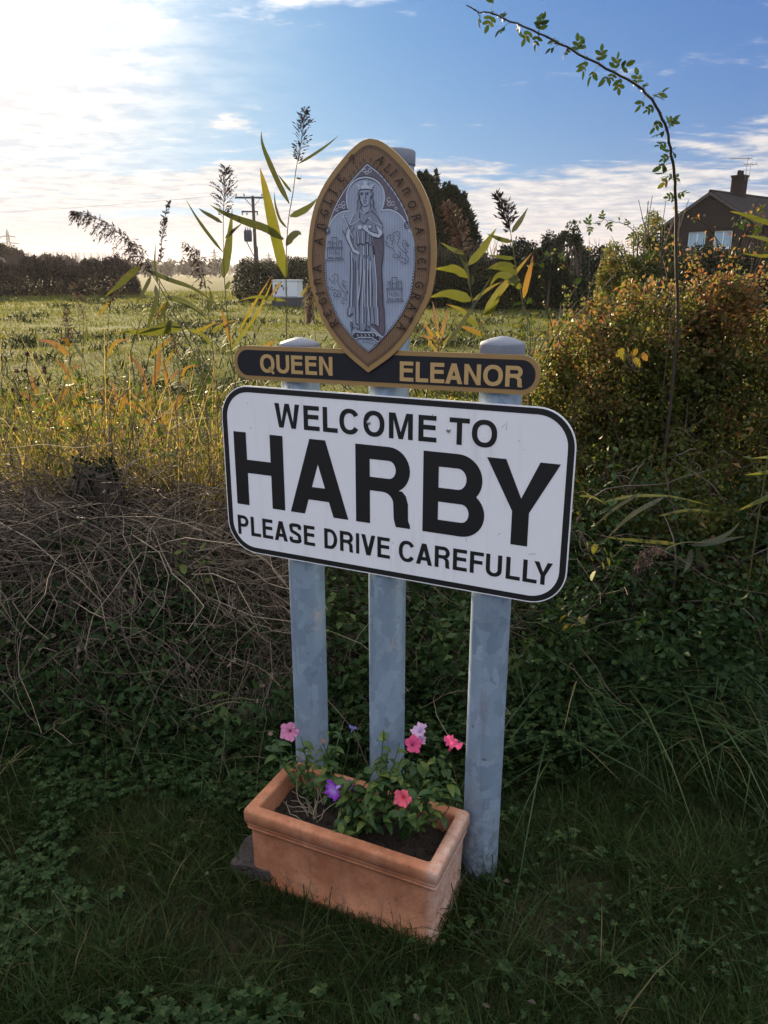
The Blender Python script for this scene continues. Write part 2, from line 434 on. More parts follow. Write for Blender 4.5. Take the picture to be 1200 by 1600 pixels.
M['petal_pink'] = petal('petal_pink', (.62, .22, .36), (.78, .30, .50))
M['petal_rose'] = petal('petal_rose', (.55, .08, .20), (.80, .11, .26))
M['petal_coral'] = petal('petal_coral', (.70, .10, .16), (.85, .16, .24))
M['petal_purple'] = petal('petal_purple', (.55, .35, .75), (.32, .05, .55))
M['petal_lilac'] = petal('petal_lilac', (.55, .40, .65), (.72, .45, .62))
M['petal_violet'] = petal('petal_violet', (.22, .20, .45), (.20, .16, .42))
M['petal_dry'] = petal('petal_dry', (.42, .28, .22), (.40, .24, .18))
M['dry_seed'] = plain('dry_seed', (.075, .045, .035), .9, .5, 40)
# far things
M['timber_pole'] = plain('timber_pole', (.075, .062, .058), .9, .3, 3)
M['grey_metal'] = plain('grey_metal', (.10, .10, .11), .6, .2, 4, .4, 0)
M['pylon_steel'] = plain('pylon_steel', (.07, .07, .075), .7, .1, 1, .3, 0)
M['cable'] = plain('cable', (.10, .10, .11), .7, .1, 1, .3, 0)
M['cabinet_white'] = plain('cabinet_white', (.62, .64, .66), .5, .12, 2, .4, 0)
M['cabinet_dark'] = plain('cabinet_dark', (.05, .05, .055), .6, .2, 3, .4, 0)
M['window_frame'] = plain('white_window_frame', (.72, .72, .72), .4, .08, 4, .4, 0)
m, gg, o = material('window_glass'); pbsdf(gg, o, (.22, .36, .48), .08, .8); M['glass'] = m
m, gg, o = material('house_brick')
p = objpos(gg)
mp = gg.n('ShaderNodeMapping', None, Vector=p, Rotation=(pi / 2, 0, 0)).outputs[0]
bk = gg.n('ShaderNodeTexBrick', None, Vector=mp, Color1=(.026, .012, .010, 1), Color2=(.017, .009, .008, 1), Mortar=(.023, .020, .019, 1), Scale=1.0)
bk.inputs['Brick Width'].default_value = .225; bk.inputs['Row Height'].default_value = .075; bk.inputs['Mortar Size'].default_value = .01
pbsdf(gg, o, gg.mix(.4, bk.outputs[0], gg.mix(gg.noise(p, 2, 5), (.4, .4, .4), (1.3, 1.3, 1.3)), 'MULTIPLY'), .9, .2); M['brick'] = m
M['roof_tile'] = plain('roof_tile', (.018, .016, .016), .85, .4, 3, .2, .3)
M['far_wood'] = leafy('far_wood', [(0, (.035, .034, .026)), (.6, (.055, .05, .034)), (1, (.09, .065, .04))], .15, .8)
# ------------------------------------------------------------------ the lie of the land
def spread(a, b, step, far, grow=1.16):
    mid = list(np.arange(a, b + 1e-6, step)); s = step; x = b; hi = []
    while x < far: s *= grow; x += s; hi.append(x)
    s = step; x = a; lo = []
    while x > -far: s *= grow; x -= s; lo.append(x)
    return np.array(lo[::-1] + mid + hi)
gxs, gys = spread(-4.2, 5.0, .045, 3500), spread(-1.5, 8.5, .045, 3500)
gys = gys[gys > -400]
XX, YY = np.meshgrid(gxs, gys)
ZZ = gz(XX, YY)
nx, ny = len(gxs), len(gys)
ii = (np.arange(ny - 1)[:, None] * nx + np.arange(nx - 1)[None]).ravel()
mobj('ground', np.stack([XX, YY, ZZ], -1).reshape(-1, 3), np.stack([ii, ii + 1, ii + nx + 1, ii + nx], -1), M['ground'], smooth=True)
tag(bpy.data.objects['ground'], kind='structure')

# far low hills behind the fields
hx = np.linspace(-1900, 1900, 220); hy = np.linspace(1250, 2300, 8)
HX, HY = np.meshgrid(hx, hy)
prof = np.sin(np.linspace(0, pi, 8))[:, None]
HZ = prof * (16 + 7 * np.sin(HX / 260 + .8) + 4 * np.sin(HX / 97 + HY / 300)) - 1
ii = (np.arange(7)[:, None] * 220 + np.arange(219)[None]).ravel()
mh, gg, o = material('hill_woods'); pbsdf(gg, o, gg.mix(gg.noise(gg.n('ShaderNodeNewGeometry').outputs['Position'], .03, 6), (.04, .045, .03), (.07, .07, .035)), .95, .1)
tag(mobj('hills', np.stack([HX, HY, HZ], -1).reshape(-1, 3), np.stack([ii, ii + 1, ii + 221, ii + 220], -1), mh, smooth=True), kind='structure')

# ------------------------------------------------------------------ trees, hedges
def rnd_dir(n, up=0.0):
    v = rng.normal(size=(n, 3)); v[:, 2] += up
    return unit(v)
def crown_cloud(C, R, n, leaf, clumps=40, shell=.55):
    """leaf positions gathered in clumps inside an ellipsoid of radii R round C"""
    d = rnd_dir(clumps); r = shell + (1 - shell) * rng.random(clumps) ** .5
    cc = C + d * r[:, None] * R * .86
    k = rng.integers(0, clumps, n)
    cr = (.16 + .16 * rng.random(clumps)) * np.mean(R)
    P = cc[k] + rnd_dir(n) * (rng.random(n) ** .4 * cr[k])[:, None]
    return P, k
def add_leaves(acc, P, size, tint, up=.35, aspect=.6):
    n = len(P)
    V, F, idx = kites(P, rnd_dir(n), rnd_dir(n, up), size * rng.uniform(.7, 1.3, n), size * aspect * rng.uniform(.7, 1.3, n))
    acc.add(V, F, np.broadcast_to(tint, (n,))[idx])
def limbs(parent, C, R, base, mat, trunk_r, n=9, name='trunk'):
    paths, rad = [], []
    top = np.array([C[0], C[1], C[2] + R[2] * .5])
    b = np.array(base)
    paths.append(smooth_path([b, b + (top - b) * .4 + [R[0] * .05, 0, 0], top], 10)); rad.append(np.linspace(trunk_r, trunk_r * .2, 10))
    for i in range(n):
        s = b + (top - b) * rng.uniform(.3, .8)
        e = C + rnd_dir(1, .3)[0] * R * .85
        paths.append(smooth_path([s, (s + e) / 2 + [0, 0, R[2] * .1], e], 10)); rad.append(np.linspace(trunk_r * .45, trunk_r * .06, 10))
    V, F, idx = tubes(np.array(paths), np.array(rad), 5)
    return mobj(name, V, F, mat, parent)
def tree(name, label, cat, base, H, R, leafmat, n, leaf, group=None, clear=.12, clumps=40, tlo=.1, thi=.9, aspect=.6):
    """base = foot, H height, R crown radii (x, y); crown is leaf clumps round real limbs"""
    t = tag(empty(name, base), label, cat, group)
    rz = H * (1 - clear) / 2
    C = np.array([0, 0, H * clear + rz]); Rv = np.array([R[0], R[1], rz])
    P, k = crown_cloud(C, Rv, n, leaf, clumps)
    P[:, 2] = np.clip(P[:, 2], .05, None)
    kt = rng.uniform(tlo, thi, clumps)
    a = Acc(); add_leaves(a, P, leaf, np.clip(kt[k] + rng.normal(0, .1, n), 0, 1), aspect=aspect)
    a.obj('crown', leafmat, t)
    limbs(t, C, Rv, (0, 0, -.05), M['bark'], max(.04, H * .02))
    return t
def conifer(name, label, base, H, R, n, leaf, group=None):
    t = tag(empty(name, base), label, 'conifer', group)
    h = rng.random(n) ** .8
    a = rng.uniform(0, 2 * pi, n)
    # tiers of sprays with uneven reach, leaders standing out at the top
    lob = 1 + .14 * np.sin(a * 5 + h * 9) + .10 * np.sin(a * 11 + h * 23 + 1)
    rr = R * np.clip(1.02 - h ** 2.9, 0.02, 1) * lob * (.55 + .45 * rng.random(n) ** .5)
    P = np.stack([rr * np.cos(a), rr * np.sin(a), .15 + h * (H - .15)], -1)
    D = np.stack([np.cos(a), np.sin(a), np.full(n, .9)], -1) + rng.normal(0, .45, (n, 3))
    V, F, idx = kites(P, D, rnd_dir(n), leaf * rng.uniform(.7, 1.6, n), leaf * .4)
    A = Acc().add(V, F, np.clip(rng.normal(.4, .22, n), 0, 1)[idx])
    for i in range(10):
        an, q = rng.uniform(0, 2 * pi), rng.uniform(.1, .75) * R
        z0 = H * rng.uniform(.80, .97)
        z1 = z0 + H * rng.uniform(.05, .10)
        m_ = 130; tt = rng.random(m_)
        pp = np.stack([np.cos(an) * q * .6 + rng.normal(0, .12, m_) * (1.15 - tt), np.sin(an) * q * .6 + rng.normal(0, .12, m_) * (1.15 - tt), z0 * .94 + (z1 - z0 * .94) * tt], -1)
        V, F, idx = kites(pp, rnd_dir(m_, 1.4), rnd_dir(m_), leaf * .9, leaf * .35)
        A.add(V, F, np.full(len(V), .4))
    A.obj('crown', M['dark_leaf'], t)
    V, F, _ = tubes(np.array([smooth_path([(0, 0, -.1), (0, 0, H * .5), (0, 0, H * .96)], 8)]), np.linspace(.28, .03, 8)[None], 6)
    mobj('trunk', V, F, M['bark'], t)
    return t
def hedge_run(name, label, A, B, H, depth, mat, n, leaf, tlo=.1, thi=.9, twigs=260, group=None, cat='hedge'):
    """a field hedge from A to B (plan points), uneven top with bare twigs"""
    A, B = np.array(A, float), np.array(B, float)
    L = np.linalg.norm(B - A); d = (B - A) / L; nrm = np.array([-d[1], d[0]])
    t = tag(empty(name, (*A, 0), math.atan2(d[1], d[0])), label, cat, group)
    s = rng.random(n) * L; v = rng.random(n)
    top = H * (1 + .10 * np.sin(s * 1.3 + 1) + .07 * np.sin(s * 3.1) + .05 * np.sin(s * 7.7))
    top = top * np.clip(np.minimum(s, L - s) / (depth * .5) + .45, 0, 1)
    w = rng.uniform(-1, 1, n); w = np.sign(w) * np.abs(w) ** .6 * depth / 2 * (1 - .35 * v ** 3)
    P = np.stack([s + rng.normal(0, .08, n), w, v * top], -1)
    a = Acc(); cl = .5 + .5 * np.sin(s * 2.1 + v * 5) * np.sin(s * .7 + 2)
    add_leaves(a, P, leaf, np.clip(tlo + (thi - tlo) * cl + rng.normal(0, .12, n), 0, 1), aspect=.55)
    a.obj('foliage', mat, t)
    if twigs:
        s = rng.random(twigs) * L; w = rng.uniform(-.4, .4, twigs) * depth
        p0 = np.stack([s, w, np.full(twigs, H * .6)], -1)
        p1 = p0 + np.stack([rng.normal(0, .25, twigs), rng.normal(0, .2, twigs), H * rng.uniform(.45, .68, twigs)], -1)
        pm = (p0 + p1) / 2 + rng.normal(0, .06, (twigs, 3))
        V, F, _ = tubes(np.stack([p0, pm, p1], 1), np.array([[.02, .014, .005]]) * max(1, leaf / .25), 3)
        mobj('twigs', V, F, M['twig'], t)
    return t

# far woodland that reads as one mass: rows of rounded crowns, hundreds of metres off
A_ = Acc()
for (d0, d1, n_t, h0, h1) in ((330, 420, 150, 5, 9), (560, 760, 260, 7, 13), (900, 1200, 300, 9, 17)):
    yd = rng.uniform(d0, d1, n_t); xd = rng.uniform(-.62, .62, n_t) * yd
    for x_, y_ in zip(xd, yd):
        h = rng.uniform(h0, h1); r = h * rng.uniform(.35, .6); q = 150
        P = np.array([x_, y_, h * .52]) + rnd_dir(q) * np.array([r, r, h * .46]) * (rng.random((q, 1)) ** .35)
        add_leaves(A_, P, r * .42, rng.uniform(.2, .8), aspect=.8)
tag(A_.obj('far_woodland', M['far_wood']), kind='stuff')

def foot(x, Y, dz=0.0):
    p = at(x, 428, Y); return (float(p[0]), float(Y), float(gz(p[0], Y)) + dz)
# the long dark field hedge on the sunny side, and trees standing behind it
p0, p1 = foot(-60, 58), foot(216, 62)
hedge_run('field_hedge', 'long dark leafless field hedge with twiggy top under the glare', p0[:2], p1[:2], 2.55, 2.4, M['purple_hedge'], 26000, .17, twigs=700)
tree('round_tree', 'round russet tree half out of the picture behind the dark hedge end', 'tree', foot(2, 95), 5.0, (3.4, 3.0), M['far_wood'], 5000, .35, 'trees behind the field hedge', tlo=.5, thi=1)
tree('round_tree', 'small dome shaped tree standing alone above the middle of the dark hedge', 'tree', foot(68, 105), 4.3, (2.7, 2.4), M['far_wood'], 4000, .35, 'trees behind the field hedge', tlo=.3, thi=.9)
tree('round_tree', 'low pale hazy tree above the hedge beside the drooping reed plume', 'tree', foot(103, 125), 4.0, (2.6, 2.3), M['far_wood'], 3000, .4, 'trees behind the field hedge')
# hedge behind the utility pole
p0, p1 = foot(372, 60), foot(520, 58)
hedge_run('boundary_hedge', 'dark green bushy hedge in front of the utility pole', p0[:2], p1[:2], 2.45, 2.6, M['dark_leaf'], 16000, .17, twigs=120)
tree('field_bush', 'low grey green bush at the near corner of the pole hedge', 'bush', foot(385, 46), .62, (1.0, .8), M['purple_hedge'], 1800, .12, clear=.0, clumps=14)

# conifers and garden trees behind the sign
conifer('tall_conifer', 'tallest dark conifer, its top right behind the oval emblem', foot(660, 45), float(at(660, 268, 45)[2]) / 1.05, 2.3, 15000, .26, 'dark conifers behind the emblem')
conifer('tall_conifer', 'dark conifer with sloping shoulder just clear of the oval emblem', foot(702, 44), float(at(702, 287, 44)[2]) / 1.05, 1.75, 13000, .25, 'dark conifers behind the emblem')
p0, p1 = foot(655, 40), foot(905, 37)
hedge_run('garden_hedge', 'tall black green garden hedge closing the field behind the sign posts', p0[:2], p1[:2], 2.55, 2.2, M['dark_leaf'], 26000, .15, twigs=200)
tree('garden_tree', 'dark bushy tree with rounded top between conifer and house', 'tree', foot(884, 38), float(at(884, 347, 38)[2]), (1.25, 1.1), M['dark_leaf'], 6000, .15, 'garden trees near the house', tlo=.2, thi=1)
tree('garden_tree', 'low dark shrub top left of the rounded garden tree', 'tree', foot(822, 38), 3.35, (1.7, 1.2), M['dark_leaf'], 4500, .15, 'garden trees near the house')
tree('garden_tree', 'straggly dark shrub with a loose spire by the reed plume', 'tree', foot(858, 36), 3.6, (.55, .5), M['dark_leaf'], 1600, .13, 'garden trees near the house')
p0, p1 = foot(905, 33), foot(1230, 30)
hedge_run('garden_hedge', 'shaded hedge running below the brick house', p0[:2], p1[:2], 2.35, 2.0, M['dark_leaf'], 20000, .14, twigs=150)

# ------------------------------------------------------------------ white electrical cabinet
Yc = 41.0
c0, c1 = at(430, 474, Yc), at(471, 474, Yc)
cw = c1[0] - c0[0]; zt, zb = at(430, 437, Yc)[2], at(430, 463, Yc)[2]
cx = (c0[0] + c1[0]) / 2
cab = tag(empty('electrical_cabinet', (cx, Yc, float(gz(cx, Yc))), radians(-12)), 'white electrical cabinet on a dark plinth in front of the pole hedge', 'cabinet')
boxes('plinth', [(-cw / 2 - .06, cw / 2 + .06, -.45, .45, -.1, zb)], M['cabinet_dark'], cab)
boxes('body', [(-cw / 2, cw / 2, -.4, .4, zb + .003, zt)], M['cabinet_white'], cab, .02)
boxes('roof', [(-cw / 2 - .04, cw / 2 + .04, -.44, .44, zt + .002, zt + .05)], M['cabinet_white'], cab, .01)
for s in (-1, 1):
    dr = boxes('door', [(s * cw * .25 - cw * .23, s * cw * .25 + cw * .23, -.425, -.402, zb + .06, zt - .06)], M['cabinet_white'], cab, .006)
    boxes('handle', [(s * cw * .06 - .02, s * cw * .06 + .02, -.45, -.427, zb + .38, zb + .52)], M['cabinet_dark'], dr)
boxes('vent', [(-cw * .40, -cw * .27, -.434, -.428, zt - .40, zt - .18)], M['cabinet_dark'], cab)
boxes('vent', [(-cw * .16, -cw * .08, -.434, -.428, zt - .30, zt - .2)], M['cabinet_dark'], cab)
boxes('sign_plate', [(-cw * .40, -cw * .33, -.434, -.428, zb + .2, zb + .3)], M['cabinet_dark'], cab)

# ------------------------------------------------------------------ utility pole with transformer
Yp = 80.0
px_ = at(400.5, 428, Yp)[0]
pole = tag(empty('utility_pole', (px_, Yp, 0)), 'wooden utility pole with two crossarms and a grey transformer', 'utility pole')
zt = at(400, 306, Yp)[2]
V, F, _ = tubes(np.array([smooth_path([(0, 0, -.2), (.02, 0, zt * .5), (0, 0, zt)], 10)]), np.linspace(.19, .14, 10)[None], 10)
mobj('pole_shaft', V, F, M['timber_pole'], pole, smooth=True)
def wid(x): return at(x, 428, Yp)[0] - px_
za, zb2 = at(400, 309, Yp)[2], at(400, 331, Yp)[2]
boxes('crossarm', [(wid(374), wid(417), -.26, -.16, za - .09, za + .08)], M['timber_pole'], pole, .01)
boxes('crossarm', [(wid(383), wid(408), -.26, -.16, zb2 - .07, zb2 + .07)], M['timber_pole'], pole, .01)
def insulator(x, z):
    prof = [(.03, 0), (.03, .07), (.09, .09), (.05, .13), (.09, .16), (.05, .2), (.07, .23), (.02, .27)]
    V = [(x + r * cos(a), -.21 + r * sin(a), z + h) for r, h in prof for a in np.arange(8) * pi / 4]
    F = np.array([[i * 8 + j, i * 8 + (j + 1) % 8, i * 8 + 8 + (j + 1) % 8, i * 8 + 8 + j] for i in range(7) for j in range(8)])
    mobj('insulator', V, F, M['grey_metal'], pole, smooth=True)
for x_ in (376, 388, 415): insulator(wid(x_), za + .08)
for x_ in (384, 391, 407): insulator(wid(x_), zb2 - .34)
for s in (-1, 1):
    V, F, _ = tubes(np.array([[(s * .75, -.2, za - .05), (s * .12, -.17, za - .75)]]), np.full((1, 2), .035), 5)
    mobj('brace', V, F, M['grey_metal'], pole)
xt0, xt1, z0, z1 = wid(386), wid(399), at(400, 378, Yp)[2], at(400, 360, Yp)[2]
trf = boxes('transformer', [(xt0, xt1 - .12, -.75, -.16, z0, z1)], M['grey_metal'], pole, .06)
boxes('cooling_fin', [(xt0 + .1 + k * .13, xt0 + .13 + k * .13, -.86, -.752, z0 + .12, z1 - .12) for k in range(5)], M['grey_metal'], trf)
for k in range(3):
    V, F, _ = tubes(np.array([[(xt0 + .15 + k * .22, -.45, z1), (xt0 + .15 + k * .22, -.45, z1 + .25)]]), np.array([[.07, .03]]), 6)
    mobj('bushing', V, F, M['grey_metal'], trf)
V, F, _ = tubes(np.array([[(xt0 + .2, -.4, z0), (-.05, -.15, z0 - 1.5)]]), np.full((1, 2), .05), 5)
mobj('brace', V, F, M['grey_metal'], pole)
V, F, _ = tubes(np.array([smooth_path([(.17, -.1, .5), (.22, -.12, z0 - .9), (.17, -.2, z0 - .4)], 8)]), np.full((1, 8), .09), 5)
mobj('cable_guard', V, F, M['grey_metal'], pole)

# ------------------------------------------------------------------ lattice pylons and their cables
def bars(segs, r, name, mat, parent):
    P = np.array(segs, float)
    V, F, _ = tubes(P, np.full((len(P), 2), r), 4)
    return mobj(name, V, F, mat, parent)
def pylon(x, Y, ytop, label):
    zt = at(x, ytop, Y)[2]; X = at(x, 428, Y)[0]
    t = tag(empty('pylon', (X, Y, 0), .35), label, 'pylon', 'pylons along the far power line')
    H = zt; seg = []; r = max(.15, Y * .00030)
    hw = lambda q: H * (.085 * (1 - q) ** 1.3 + .018)
    L = np.linspace(0, .93, 9)
    for a, b in zip(L[:-1], L[1:]):
        for sx, sy in ((1, 1), (1, -1), (-1, 1), (-1, -1)):
            seg.append([(sx * hw(a), sy * hw(a), a * H), (sx * hw(b), sy * hw(b), b * H)])
        for s in (-1, 1):
            seg.append([(-hw(a), s * hw(a), a * H), (hw(b), s * hw(b), b * H)]); seg.append([(hw(a), s * hw(a), a * H), (-hw(b), s * hw(b), b * H)])
            seg.append([(s * hw(a), -hw(a), a * H), (s * hw(b), hw(b), b * H)])
        seg.append([(-hw(b), -hw(b), b * H), (hw(b), -hw(b), b * H)])
    for sx, sy in ((1, 1), (1, -1), (-1, 1), (-1, -1)):
        seg.append([(sx * hw(.93), sy * hw(.93), .93 * H), (0, 0, H)])
    bars(seg, r, 'lattice_tower', M['pylon_steel'], t)
    for q, w in ((.84, .15), (.70, .21), (.56, .17)):
        s2 = []
        for s in (-1, 1):
            s2 += [[(0, 0, q * H + .03 * H), (s * w * H, 0, q * H)], [(0, 0, q * H), (s * w * H, 0, q * H)], [(s * w * H, 0, q * H), (s * w * H, 0, q * H - .035 * H)]]
        bars(s2, r, 'crossarm', M['pylon_steel'], t)
    return X, Y, H
P1 = pylon(20, 620, 358, 'nearest and tallest lattice pylon above the round russet tree')
P2 = pylon(207, 880, 372, 'faint lattice pylon half hidden by the drooping reed plume')
P3 = pylon(337, 1150, 388, 'far lattice pylon between the reeds and utility pole')
P4 = pylon(421, 1500, 394, 'farthest tiny lattice pylon right of the utility pole')
chain = [(P1[0] - 420, 330, P1[2] * 1.0), P1, P2, P3, P4]
for q in (.80, .66, .52):
    pts = []
    for a, b in zip(chain[:-1], chain[1:]):
        for t_ in np.linspace(0, 1, 12, endpoint=False):
            sag = 4 * t_ * (1 - t_) * 4.5
            pts.append([a[0] + (b[0] - a[0]) * t_, a[1] + (b[1] - a[1]) * t_, (a[2] + (b[2] - a[2]) * t_) * q - sag])
    V, F, _ = tubes(np.array([pts]), np.full((1, len(pts)), .12), 4)
    lab = {.80: 'top cable of the far power line strung between the pylons', .66: 'middle cable of the far power line strung between the pylons', .52: 'lowest cable of the far power line strung between the pylons'}[q]
    tag(mobj('power_cable', V, F, M['cable']), lab, 'cable', 'cables of the far power line')
# wires from the wooden pole away over the field
for x_, lab in ((376, 'upper wire leaving the outer end of the utility pole crossarm'), (388, 'wire leaving the utility pole crossarm next to the shaft')):
    a = np.array([px_ + wid(x_), Yp - .2, za + .36]); b = np.array([-95., 118., 9.2 + (x_ - 376) * .03])
    pts = [a + (b - a) * t_ - np.array([0, 0, 4 * t_ * (1 - t_) * .9]) for t_ in np.linspace(0, 1, 16)]
    V, F, _ = tubes(np.array([pts]), np.full((1, 16), .007), 4)
    tag(mobj('overhead_wire', V, F, M['cable']), lab, 'wire', 'wires from the utility pole')

# ------------------------------------------------------------------ brick house
Yh = 58.0
ap = at(1112, 299, Yh)
yawh = math.atan2(.64, .77)
house = tag(empty('brick_house', (ap[0], ap[1], 0), yawh), 'dark brick house with gable end, tiled roof and chimney beyond the hedge', 'house')
# local x runs along the ridge away from the gable, local y across it
RZ, HW, LEN = ap[2], 3.7, 15.0
EZ = RZ - HW * .60
V = [(0, -HW, -.2), (0, HW, -.2), (0, HW, EZ), (0, 0, RZ - .12), (0, -HW, EZ), (LEN, -HW, -.2), (LEN, HW, -.2), (LEN, HW, EZ), (LEN, 0, RZ - .12), (LEN, -HW, EZ)]
# gable wall: brick face with two window openings
wz0, wz1 = at(1110, 388, Yh)[2], at(1110, 361.5, Yh)[2]
def gy(x):   # photo column -> local y on the gable plane
    best = min(np.linspace(-HW, HW, 400), key=lambda q: abs((ap[0] - .64 * q) / (ap[1] + .77 * q) - at(x, 400, Yh)[0] / Yh))
    return float(best)
wins = [(gy(1099), gy(1072)), (gy(1140), gy(1112))]
wins = [tuple(sorted(w)) for w in wins]
def poly_holes(outer, holes, name, mat, parent, to3, back=None):
    polys = [[Vector((a, b, 0)) for a, b in outer]] + [[Vector((a, b, 0)) for a, b in h] for h in holes]
    tri = geometry.tessellate_polygon(polys)
    pts = [q for pl in polys for q in pl]
    return mobj(name, [to3(q.x, q.y) for q in pts], [tuple(f) for f in tri], mat, parent)
wall = poly_holes([(-HW, -.2), (HW, -.2), (HW, EZ), (0, RZ - .12), (-HW, EZ)], [[(a, wz0), (b, wz0), (b, wz1), (a, wz1)] for a, b in wins], 'gable_wall', M['brick'], house, lambda a, b: (0, a, b))
mobj('wall', V, [(5, 0, 4, 9), (1, 6, 7, 2), (6, 5, 9, 8, 7)], M['brick'], house)
for a, b in wins:
    w = boxes('window', [(.06, .12, a, a + .07, wz0, wz1), (.06, .12, b - .07, b, wz0, wz1), (.06, .12, a + .07, b - .07, wz1 - .07, wz1), (.06, .12, a + .07, b - .07, wz0, wz0 + .07), (.06, .12, (a + b) / 2 - .04, (a + b) / 2 + .04, wz0 + .07, wz1 - .07)], M['window_frame'], house)
    mid = (a + b) / 2
    boxes('pane', [(.085, .095, a + .07, mid - .04, wz0 + .07, wz1 - .07)], M['glass'], w)
    boxes('pane', [(.085, .095, mid + .04, b - .07, wz0 + .07, wz1 - .07)], M['glass'], w)
    boxes('sill', [(-.06, .058, a - .05, b + .05, wz0 - .08, wz0 - .002)], M['window_frame'], w)
    boxes('reveal', [(.002, .3, a - .02, a - .002, wz0, wz1), (.002, .3, b + .002, b + .02, wz0, wz1), (.13, .3, a, b, wz0 - .05, wz1 + .05)], M['brick'], w)
boxes('wall_vent', [(-.02, .02, .24, .40, wz1 + 1.0, wz1 + 1.16)], M['grey_metal'], house)
# roof slopes as overlapping courses of tiles
sl = math.hypot(HW + .25, (HW + .25) * .6); ncourse = 24
for s in (-1, 1):
    bm = bmesh.new()
    for k in range(ncourse):
        q0, q1 = k / ncourse, (k + 1) / ncourse
        y0, y1 = s * (HW + .25) * q0, s * (HW + .25) * q1
        z0_, z1_ = RZ - abs(y0) * .6 + .005, RZ - abs(y1) * .6 + .045
        vs = [bm.verts.new(v) for v in [(-.18, y0, z0_), (LEN, y0, z0_), (LEN, y1, z1_), (-.18, y1, z1_), (-.18, y1, z1_ - .06), (LEN, y1, z1_ - .06)]]
        bm.faces.new(vs[:4] if s < 0 else vs[3::-1]); bm.faces.new([vs[3], vs[2], vs[5], vs[4]])
    me = bpy.data.meshes.new('roof_slope'); bm.to_mesh(me); bm.free()
    rf = link('roof_slope', me, house, M['roof_tile'])
V, F, _ = tubes(np.array([[(-.2, 0, RZ + .01), (LEN, 0, RZ + .01)]]), np.full((1, 2), .12), 6)
mobj('ridge_tiles', V, F, M['roof_tile'], house)
for s in (-1, 1):
    Vb = [(-.2, 0, RZ - .02), (-.2, s * (HW + .25), RZ - (HW + .25) * .6 - .02), (-.2, s * (HW + .25), RZ - (HW + .25) * .6 - .22), (-.2, 0, RZ - .22)]
    Vb += [(-.14, *v[1:]) for v in Vb]
    mobj('bargeboard', Vb, [(0, 1, 2, 3), (7, 6, 5, 4), (3, 2, 6, 7), (1, 5, 6, 2), (0, 4, 5, 1)], M['timber_pole'], house)
chx = 3.75
ch = boxes('chimney', [(chx - .42, chx + .42, -.40, .40, RZ - .5, RZ + 1.15), (chx - .48, chx + .48, -.46, .46, RZ + 1.152, RZ + 1.30)], M['brick'], house)
for q in (-.2, .2):
    V, F, _ = tubes(np.array([[(chx + q, 0, RZ + 1.3), (chx + q, 0, RZ + 1.62)]]), np.array([[.15, .12]]), 10)
    mobj('chimney_pot', V, F, M['brick'], ch)
def aerial(dx_, h, boom, n_el, back):
    seg = [[(chx + dx_, -.5, RZ + .9), (chx + dx_, -.5, RZ + h)]]
    # boom runs towards the camera's left, short elements across it
    bd = np.array([-.77, .64, 0]); el = np.array([0, 0, 1.]) * .5 + np.array([.64, .77, 0]) * .5
    c = np.array([chx + dx_, -.5, RZ + h - .08])
    seg.append([c - bd * back, c + bd * boom])
    for k in range(n_el):
        p = c + bd * (-back + (boom + back) * k / (n_el - 1)); e = el * (.30 - .012 * k)
        seg.append([p - e, p + e])
    return bars(seg, .022, 'aerial', M['grey_metal'], ch)
aerial(-.2, 2.45, 1.35, 8, .3)
aerial(.35, 2.1, .55, 4, .45)
# ------------------------------------------------------------------ village sign
SO = np.array([-.42987, 2.02218, 1.32554]); SYAW = radians(-25.5375)
SU = np.array([cos(SYAW), sin(SYAW), 0]); SN = np.array([sin(SYAW), -cos(SYAW), 0])
BW, BH = .9343, .4579
def sg(x, y, off=0.0):
    """photo position -> (u right, v down) on the board plane, measured from the board's corner"""
    d = ray(x, y); o = np.array([0, 0, CAMH]); q = SO + SN * off
    p = o + d * (((q - o) @ SN) / (d @ SN)) - q
    return float(p @ SU), float(-p[2])
base = SO + SU * BW / 2
sign = tag(empty('village_sign', (base[0], base[1], 0), SYAW), 'village welcome sign with oval seal on three galvanised posts', 'sign')
def S3(u, v, off=0.0): return (u - BW / 2, -off, SO[2] - v)

def arc(cx, cy, rx, ry, a0, a1, n=10):
    return [(cx + rx * cos(radians(a0 + (a1 - a0) * i / n)), cy + ry * sin(radians(a0 + (a1 - a0) * i / n))) for i in range(n + 1)]
def sup(cx, cy, rx, ry, a0=0, a1=360, n=36, e=2.25):
    o = []
    for i in range(n + (0 if abs(a1 - a0) == 360 else 1)):
        a = radians(a0 + (a1 - a0) * i / n); c, s = cos(a), sin(a)
        o.append((cx + rx * math.copysign(abs(c) ** (2 / e), c), cy + ry * math.copysign(abs(s) ** (2 / e), s)))
    return o
def stroke(pts, t):
    P = np.array(pts, float); T = unit(np.gradient(P, axis=0)); Nn = np.stack([-T[:, 1], T[:, 0]], -1)
    t = np.broadcast_to(t, (len(P),))[:, None] / 2
    return [tuple(q) for q in np.vstack([P + Nn * t, (P - Nn * t)[::-1]])]
class Strip:
    """a band of constant width along a line, meshed as quads"""
    def __init__(s, pts, t):
        q = stroke(pts, t); n = len(q) // 2
        s.a, s.b = q[:n], q[n:][::-1]
